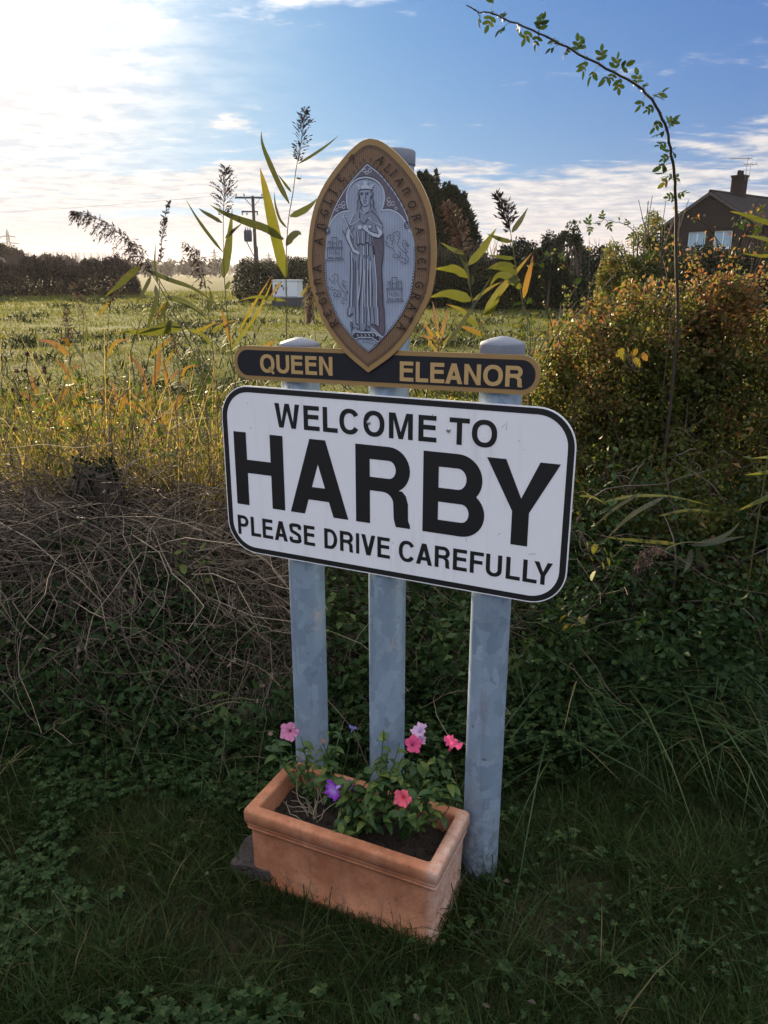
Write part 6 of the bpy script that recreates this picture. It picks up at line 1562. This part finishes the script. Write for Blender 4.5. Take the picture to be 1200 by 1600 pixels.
def spray(name, label, cat, Y0, Y1, px, leaves, r0, thorns=True, group=None, root=None, sc=1.0):
    m_ = len(px); pts = [at(p[0], p[1], Y0 + (Y1 - Y0) * i / (m_ - 1)) for i, p in enumerate(px)]
    if root: pts = [np.array([pts[0][0], Y0, float(gz(pts[0][0], Y0))])] + pts
    b = pts[0]; t = tag(empty(name, b), label, cat, group)
    P = smooth_path(pts, 60) - b
    P[1:-1] += .0035 * np.cumsum(rng.normal(0, .5, (58, 3)), 0) * .6 * np.sin(np.linspace(0, pi, 58))[:, None] + rng.normal(0, .0016, (58, 3))
    V, F, _ = tubes(P[None], np.linspace(r0, r0 * .28, 60)[None], 6); mobj('stem', V, F, M['briar'], t, np.full(len(V), .3), True)
    if thorns:
        i = rng.integers(4, 58, 110); T = unit(np.gradient(P, axis=0))[i]; D = unit(np.cross(T, rnd_dir(110)) - T * .5)
        V, F, _ = kites(P[i], D, T, .012, .007, 0); tag(mobj('thorns', V, F, M['briar'], t, np.full(len(V), .2)), kind='stuff')
    for (lx, ly, v, ang) in leaves:
        d = np.linalg.norm(np.array([np.array(p) for p in px]) - [lx, ly], axis=1); j = int(np.argmin(d)); Yl = Y0 + (Y1 - Y0) * j / (m_ - 1)
        c = at(lx, ly, Yl) - b
        i = int(np.argmin(np.linalg.norm(P - c, axis=1))); a = P[i]
        o = link('leaf', RL[v], t); o.location = a
        dr = Vector(unit(c - a + rng.normal(0, .006, 3))) if np.linalg.norm(c - a) > .004 else Vector(rnd_dir(1)[0])
        up = Vector(unit(rng.normal(0, .6, 3) + [0, -.7, .6]))
        z = dr.cross(up).cross(dr).normalized(); yv = z.cross(dr)
        s = sc * rng.uniform(.8, 1.2)
        o.rotation_euler = Matrix((dr, yv, z)).transposed().to_euler(); o.scale = (s, s, s)
    return t
q8 = lambda x_, y_: (700 + x_ / 2.4, y_ / 2.4)
bpx = [(1056, 545), (1056, 430)] + [q8(*p) for p in [(850, 780), (845, 690), (832, 600), (815, 520), (790, 440), (740, 360), (680, 310), (590, 260), (500, 210), (420, 170), (330, 125), (240, 90), (160, 50), (115, 45), (70, 20)]]
bl_ = [(120, 68, 2), (160, 82, 2), (160, 18, 1), (212, 75, 0), (205, 115, 1), (265, 100, 4), (340, 85, 0), (340, 105, 1), (295, 152, 2), (332, 182, 2), (405, 140, 4), (400, 172, 1), (425, 225, 0), (490, 188, 4), (505, 195, 1), (570, 200, 0), (550, 268, 1), (508, 275, 4), (625, 245, 0), (640, 262, 1), (608, 318, 2), (632, 332, 0), (600, 290, 1), (710, 320, 4), (725, 335, 0), (780, 370, 4), (712, 410, 1), (745, 418, 0), (842, 455, 4), (825, 470, 1), (760, 490, 4), (765, 520, 0), (768, 555, 0), (828, 568, 4), (808, 590, 0), (845, 560, 1), (815, 615, 1), (785, 662, 2), (818, 678, 3), (872, 668, 4), (892, 722, 0), (828, 738, 2), (812, 755, 2), (800, 640, 1)]
spray('wild_rose_shoot', 'long thorny rose shoot arching across the blue sky', 'rose shoot', 3.25, 2.85, bpx, [(*q8(a, b_), v, 0) for a, b_, v in bl_], .0072, True, None, True, 1.35)
q5 = lambda x_, y_: (640 + x_ / 2.143, 200 + y_ / 2.143)
spray('bramble_spray', 'thin arching bramble spray with small leaves before the dark garden trees', 'bramble', 3.3, 3.1, [q5(*p) for p in [(800, 560), (790, 480), (770, 400), (740, 335), (700, 312), (640, 308), (590, 330)]],
      [(*q5(a, b_), v, 0) for a, b_, v in [(588, 318, 4), (625, 325, 0), (640, 288, 2), (665, 330, 2), (700, 300, 0), (720, 325, 2), (755, 350, 2), (765, 400, 4), (790, 430, 0), (610, 345, 2), (650, 322, 0)]], .0026, False, 'bramble sprays', None, .95)
spray('bramble_spray', 'yellow leaved bramble spray drooping beside the hip studded reed', 'bramble', 3.25, 3.15, [q5(*p) for p in [(560, 560), (545, 500), (520, 440), (480, 432), (430, 455)]],
      [(*q5(a, b_), v, 0) for a, b_, v in [(420, 455, 2), (445, 465, 2), (462, 432, 2), (480, 440, 2), (500, 425, 2), (515, 415, 2), (540, 470, 2), (560, 520, 0), (550, 540, 3)]], .002, False, 'bramble sprays', None, .95)
spray('bramble_spray', 'bramble spray with reddish leaves across the house roof', 'bramble', 2.9, 2.7, [q5(*p) for p in [(1230, 420), (1190, 330), (1160, 290), (1130, 285), (1100, 310)]],
      [(*q5(a, b_), v, 0) for a, b_, v in [(1190, 235, 3), (1170, 260, 3), (1120, 320, 2), (1085, 330, 0), (1150, 300, 2), (1190, 400, 2), (1110, 345, 0), (1140, 370, 3), (1165, 345, 2)]], .002, False, 'bramble sprays', None, .95)
spray('bramble_spray', 'upright leafy weed with yellow leaves just right of the grey post cap', 'bramble', 3.2, 3.2, [(828, 600), (826, 540), (824, 490), (820, 465)], [(822 + 18 * cos(k * 2.1), 470 + k * 5.5, (2, 0, 2, 3)[k % 4], 0) for k in range(16)], .0026, False, 'bramble sprays', None, 1.0)
for k, (lab, sx, sy, h_) in enumerate((('leafy sunlit shoot in front of the rusty reeds by the board', 318, 560, 150), ('leafy green shoot between orange reed leaves and the board', 300, 610, 120), ('leafy shoot behind the stump in full sun', 205, 690, 70))):
    spray('leafy_shoot', lab, 'weed', 3.45, 3.45, [(sx + 8, sy + h_), (sx + 4, sy + h_ * .5), (sx, sy)], [(sx + 2 + 16 * cos(q * 2.4 + k), sy + q * h_ / 22, (2, 4, 2, 0)[q % 4], 0) for q in range(20)], .0026, False, 'leafy shoots in the sun', None, 1.0)
# ------------------------------------------------------------------ terracotta planter
PY = radians(-24.3)
pc = atz(668, 1482)                                     # front right foot of the planter
pux = np.array([cos(PY), sin(PY), 0]); puy = np.array([-sin(PY), cos(PY), 0])
PL, PD, PH = .535, .230, .244
pc = np.array([.124, 1.497, 0])
porg = pc - pux * PL / 2 + puy * PD / 2
porg[2] = float(gz(porg[0], porg[1])) * 0 + .0
planter = tag(empty('flower_planter', porg, PY), 'rectangular terracotta planter with moulded rim full of petunias', 'planter')
def rect_ring(hx, hy, r, z, n=5):
    return [(a, b, z) for a, b in arc(hx - r, hy - r, r, r, 0, 90, n) + arc(-hx + r, hy - r, r, r, 90, 180, n) + arc(-hx + r, -hy + r, r, r, 180, 270, n) + arc(hx - r, -hy + r, r, r, 270, 360, n)]
hx, hy = PL / 2, PD / 2
# (outset, height, corner radius): foot band, body, two rolls, lip, inner lip, inner wall
prof = [(-.004, 0, .008), (.000, .004, .008), (.001, .022, .008), (-.003, .028, .007), (-.007, .031, .006), (-.006, .10, .006), (-.005, .185, .006), (-.005, .1962, .006), (.0010, .1978, .008), (.0035, .2010, .009), (.0020, .2045, .008), (-.003, .2058, .008), (-.003, .2080, .008), (.0025, .2095, .009), (.0050, .2135, .010), (.0035, .2175, .009), (-.002, .2190, .009), (-.002, .2215, .009), (.0075, .2232, .010), (.0088, .2250, .010), (.0090, .253, .010), (.0075, .2585, .012), (.004, .2615, .012), (-.002, .262, .012), (-.019, .2615, .010), (-.0225, .2595, .008), (-.0245, .253, .006), (-.034, .15, .006)]
V = []; 
for o_, z_, r_ in prof: V += rect_ring(hx + o_, hy + o_, r_, z_ * PH / .262)
k = len(V) // len(prof)
V = np.array(V)
V[:, :2] += .0014 * np.stack([np.sin(V[:, 1] * 23 + V[:, 2] * 31), np.sin(V[:, 0] * 19 + V[:, 2] * 27)], -1)
F = np.array([[i * k + j, i * k + (j + 1) % k, i * k + k + (j + 1) % k, i * k + k + j] for i in range(len(prof) - 1) for j in range(k)])
body = mobj('body', V, F, M['terracotta'], planter, smooth=True)
body.data.materials[0] = M['terracotta']
# soil
gx, gy_ = np.meshgrid(np.linspace(-hx + .033, hx - .033, 90), np.linspace(-hy + .033, hy - .033, 36))
zs = .192 + .006 * wob(gx, gy_, 45, 8, 3) + .004 * wob(gx, gy_, 140, 8, 7) + rng.normal(0, .0016, gx.shape)
ii = (np.arange(35)[:, None] * 90 + np.arange(89)[None]).ravel()
mobj('soil', np.stack([gx, gy_, zs], -1).reshape(-1, 3), np.stack([ii, ii + 1, ii + 91, ii + 90], -1), M['soil'], planter)
n = 420
P = np.stack([rng.uniform(-hx + .04, hx - .04, n), rng.uniform(-hy + .04, hy - .04, n), np.full(n, .197)], -1)
ac = Acc(); add_leaves(ac, P, .009, .3, 2, .9); tag(ac.obj('soil_crumbs', M['soil'], planter), kind='stuff')

# rough concrete block under the shaded end of the planter
bb = atz(386, 1388)
blk = bmesh.new(); bmesh.ops.create_cube(blk, size=1)
bmesh.ops.subdivide_edges(blk, edges=blk.edges[:], cuts=13, use_grid_fill=True)
bmesh.ops.scale(blk, vec=(.12, .12, .06), verts=blk.verts)
for v in blk.verts:
    c = v.co; q_ = Vector((max(0, abs(c.x) - .050), max(0, abs(c.y) - .050), max(0, abs(c.z) - .022)))
    if q_.length > .012: c -= Vector((math.copysign(1, c.x) * q_.x, math.copysign(1, c.y) * q_.y, math.copysign(1, c.z) * q_.z)) * (1 - .013 / q_.length)
    c += Vector((sin(c.y * 70 + c.z * 90), sin(c.x * 80 + c.z * 60), sin(c.x * 75 + c.y * 66))) * .0022 + Vector(rng.normal(0, .0007, 3))
me = bpy.data.meshes.new('concrete_block'); blk.to_mesh(me); blk.free()
cb = link('concrete_block', me, None, M['stone'])
cb.location = (bb[0] + .025, bb[1] + .070, .028); cb.rotation_euler = (0, .03, PY + .15)
tag(cb, 'rough dark concrete block poking out from behind the planter end', 'block')

# ------------------------------------------------------------------ petunias
pl_m = []
for i in range(4):
    V, F = [], []
    L, W = .031, .015 if i % 2 else .018
    for j in range(7):
        t_ = j / 6; w = W / 2 * max(.03, sin(pi * min(1, t_ * .9 + .08)) ** .75); z = .004 * sin(t_ * 3) - .010 * t_ ** 2
        V += [(t_ * L, -w, z + w * .35), (t_ * L, 0, z), (t_ * L, w, z + w * .35)]
    for j in range(6):
        a = j * 3; F += [(a, a + 1, a + 4, a + 3), (a + 1, a + 2, a + 5, a + 4)]
    me = new_mesh(V, F, np.full(len(V), (.1, .4, .7, .95)[i]), True, 'petunia_leaf'); me.materials.append(M['petunia_leaf']); pl_m.append(me)
def flower_mesh(r, ruffle, closed=1.0):
    """a trumpet flaring to a five lobed ruffled face"""
    V, T, nA, nR = [], [], 30, 9
    for i in range(nR):
        t_ = i / (nR - 1)
        rad = r * (.11 + .10 * t_ + .79 * max(0, (t_ - .45) / .55) ** 1.2 * closed)
        z = r * (1.25 * min(t_, .62) / .62 + .16 * max(0, t_ - .62) / .38)
        for j in range(nA):
            a = j * 2 * pi / nA
            lob = 1 + (.12 * cos(5 * a) * max(0, t_ - .5) * 2)
            zz_ = z + ruffle * r * sin(10 * a + 1) * max(0, t_ - .7) * 1.6 - r * .25 * max(0, t_ - .85) * closed + .10 * r * sin(2 * a) * t_
            V.append((rad * lob * cos(a), rad * lob * sin(a), zz_)); T.append(min(1, max(0, (t_ - .45) * 2.2)))
    F = np.array([[i * nA + j, i * nA + (j + 1) % nA, i * nA + nA + (j + 1) % nA, i * nA + nA + j] for i in range(nR - 1) for j in range(nA)])
    return V, F, T
def petunia(label, root_uv, shoots, flowers, nleaf, leafw):
    """root on the soil; shoots end at photo positions; each flower on its own stalk"""
    ro = porg + pux * root_uv[0] + puy * root_uv[1] + np.array([0, 0, .19])
    t = tag(empty('petunia', ro), label, 'petunia', 'petunias in the terracotta planter')
    paths = []
    for (sx, sy, Y) in shoots:
        e = at(sx, sy, Y) - ro
        paths.append(smooth_path([(0, 0, 0), e * .5 + rng.normal(0, .016, 3) + [0, 0, .01], e], 16))
    for (fx, fy, Y, mat, r, face, cl) in flowers:
        e = at(fx, fy, Y) - ro
        d = np.array(face, float); d = d / np.linalg.norm(d)
        e2 = e - d * r * 1.3
        paths.append(smooth_path([(0, 0, 0), e2 * .55 + rng.normal(0, .012, 3) - d * .01, e2], 16))
        V, F, T = flower_mesh(r, .46, cl)
        fo = mobj('flower', V, F, M[mat], t, T, True)
        fo.location = e2; fo.rotation_euler = Vector(d).to_track_quat('Z', 'Y').to_euler()
        V, F, _ = tubes(np.array([[(0, 0, -.004), (0, 0, r * .35)]]), np.array([[r * .10, r * .17]]), 7)
        mobj('calyx', V, F, M['petunia_leaf'], fo, np.full(len(V), .3), True)
    V, F, _ = tubes(np.array(paths), np.linspace(.0020, .0010, 16)[None], 5)
    mobj('stems', V, F, M['petunia_leaf'], t, np.full(len(V), .35), True)
    ns = len(shoots)
    for k in range(nleaf):
        p = paths[int(rng.integers(0, ns))] if rng.random() < .85 else paths[int(rng.integers(0, len(paths)))]
        s = rng.uniform(.18, 1.0) ** .8; c = p[int(s * 15)]
        o = link('leaf', pl_m[int(rng.integers(0, 4))], t); o.location = c
        o.rotation_euler = (rng.uniform(-.4, .4), -rng.uniform(-.35, .75), rng.uniform(0, 6.28)); sc = leafw * rng.uniform(.7, 1.3) * (1 - .35 * (s > .92)); o.scale = (sc, sc, sc)
petunia('spindly petunia with a frilled pale pink flower by the first post', (-.16, .03), [(430, 1150, 1.86), (470, 1150, 1.84), (455, 1175, 1.84), (420, 1165, 1.86), (485, 1190, 1.8)], [(452, 1143, 1.85, 'petal_pink', 0.0256, (-.1, -1, .35), 1), (423, 1146, 1.87, 'petal_dry', 0.0122, (-.3, -.6, .6), .35), (431, 1164, 1.86, 'petal_dry', 0.0110, (-.3, -.6, -.3), .35)], 60, .95)
petunia('petunia with lit leaf tips and a withered bud between two posts', (-.09, .03), [(520, 1130, 1.83), (505, 1180, 1.8), (530, 1145, 1.83), (500, 1165, 1.82), (498, 1205, 1.78), (522, 1160, 1.83)], [(505, 1158, 1.8, 'petal_dry', 0.0134, (.1, -.5, .8), .35), (551, 1137, 1.84, 'petal_violet', 0.0146, (.3, .2, 1), .7)], 80, 1.0)
petunia('low leafy petunia with a vivid purple flower over the front rim', (-.01, -.03), [(560, 1210, 1.68), (585, 1225, 1.66), (600, 1250, 1.63), (550, 1265, 1.65), (575, 1275, 1.62), (610, 1285, 1.60), (590, 1195, 1.7), (620, 1220, 1.66), (545, 1240, 1.68)], [(520, 1234, 1.66, 'petal_purple', 0.0256, (-.75, -.75, .1), 1), (549, 1228, 1.70, 'petal_purple', 0.0195, (.7, .1, .5), .8)], 150, 1.15)
petunia('bushy petunia with lilac and rose flowers against the middle post', (.06, .03), [(605, 1175, 1.76), (625, 1160, 1.76), (640, 1190, 1.72), (615, 1200, 1.72), (655, 1185, 1.72), (630, 1210, 1.68), (600, 1140, 1.78), (645, 1225, 1.66), (672, 1200, 1.7)], [(655, 1141, 1.74, 'petal_lilac', 0.0220, (-.5, -.3, .8), 1), (659, 1156, 1.73, 'petal_lilac', 0.0146, (.4, -.5, .5), .8), (646, 1163, 1.70, 'petal_rose', 0.0220, (.3, -.6, .55), 1)], 170, 1.0)
petunia('petunia with coral flower and pink trumpet nearest the right post', (.13, .00), [(690, 1175, 1.68), (705, 1185, 1.66), (675, 1215, 1.65), (690, 1235, 1.62), (660, 1250, 1.60), (700, 1210, 1.64), (680, 1265, 1.58), (650, 1280, 1.57)], [(629, 1247, 1.60, 'petal_coral', 0.0220, (-.25, -1, .25), 1), (708, 1161, 1.66, 'petal_rose', 0.0244, (.35, .0, .9), 1)], 120, 1.0)
# withered haulm and bare twigs left in the soil
ro = porg + pux * -.13 + puy * -.01 + np.array([0, 0, .192])
dt = tag(empty('withered_plant', ro), 'bare withered stalks standing in the soil of the planter', 'dead plant')
st = np.tile(np.zeros(3), (16, 1)) + rng.normal(0, .012, (16, 3)) * [1, 1, 0]
pp = walk(st, np.stack([rng.normal(0, .5, 16), rng.normal(0, .4, 16), np.full(16, 1.)], -1), rng.uniform(.05, .15, 16), 8, .28, .08)
V, F, idx = tubes(pp, np.linspace(.0014, .0006, 8)[None], 4); mobj('stalks', V, F, M['dead_stem'], dt, np.full(len(V), .85))
# thin dark bramble end curling against the pale end of the planter
q = [np.array([.02, .0, 0])]
pts = [atz(735, 1385, .0), at(716, 1400, 1.66), at(704, 1440, 1.60), at(708, 1385, 1.66), at(730, 1345, 1.72)]
V, F, _ = tubes(smooth_path([atz(705, 1450, .004), at(703, 1425, 1.59), at(709, 1395, 1.63), at(722, 1375, 1.67), at(735, 1352, 1.72)], 24)[None], np.linspace(.0012, .0008, 24)[None], 5)
tag(mobj('grass_stalk', V, F, M['twig']), 'thin dark stalk curling up the end of the planter', 'stalk')
# ------------------------------------------------------------------ autumn haze over the fields
mh = bpy.data.materials.new('haze'); mh.use_nodes = True
t_ = mh.node_tree; t_.nodes.clear(); gg = G(t_)
vol = gg.n('ShaderNodeVolumePrincipled', None, Color=(.92, .88, .92, 1), Density=.00014, Anisotropy=.3)
o = gg.n('ShaderNodeOutputMaterial'); t_.links.new(vol.outputs[0], o.inputs['Volume'])
tag(boxes('haze', [(-5200, 5200, -450, 5200, -8, 66)], mh), kind='stuff')
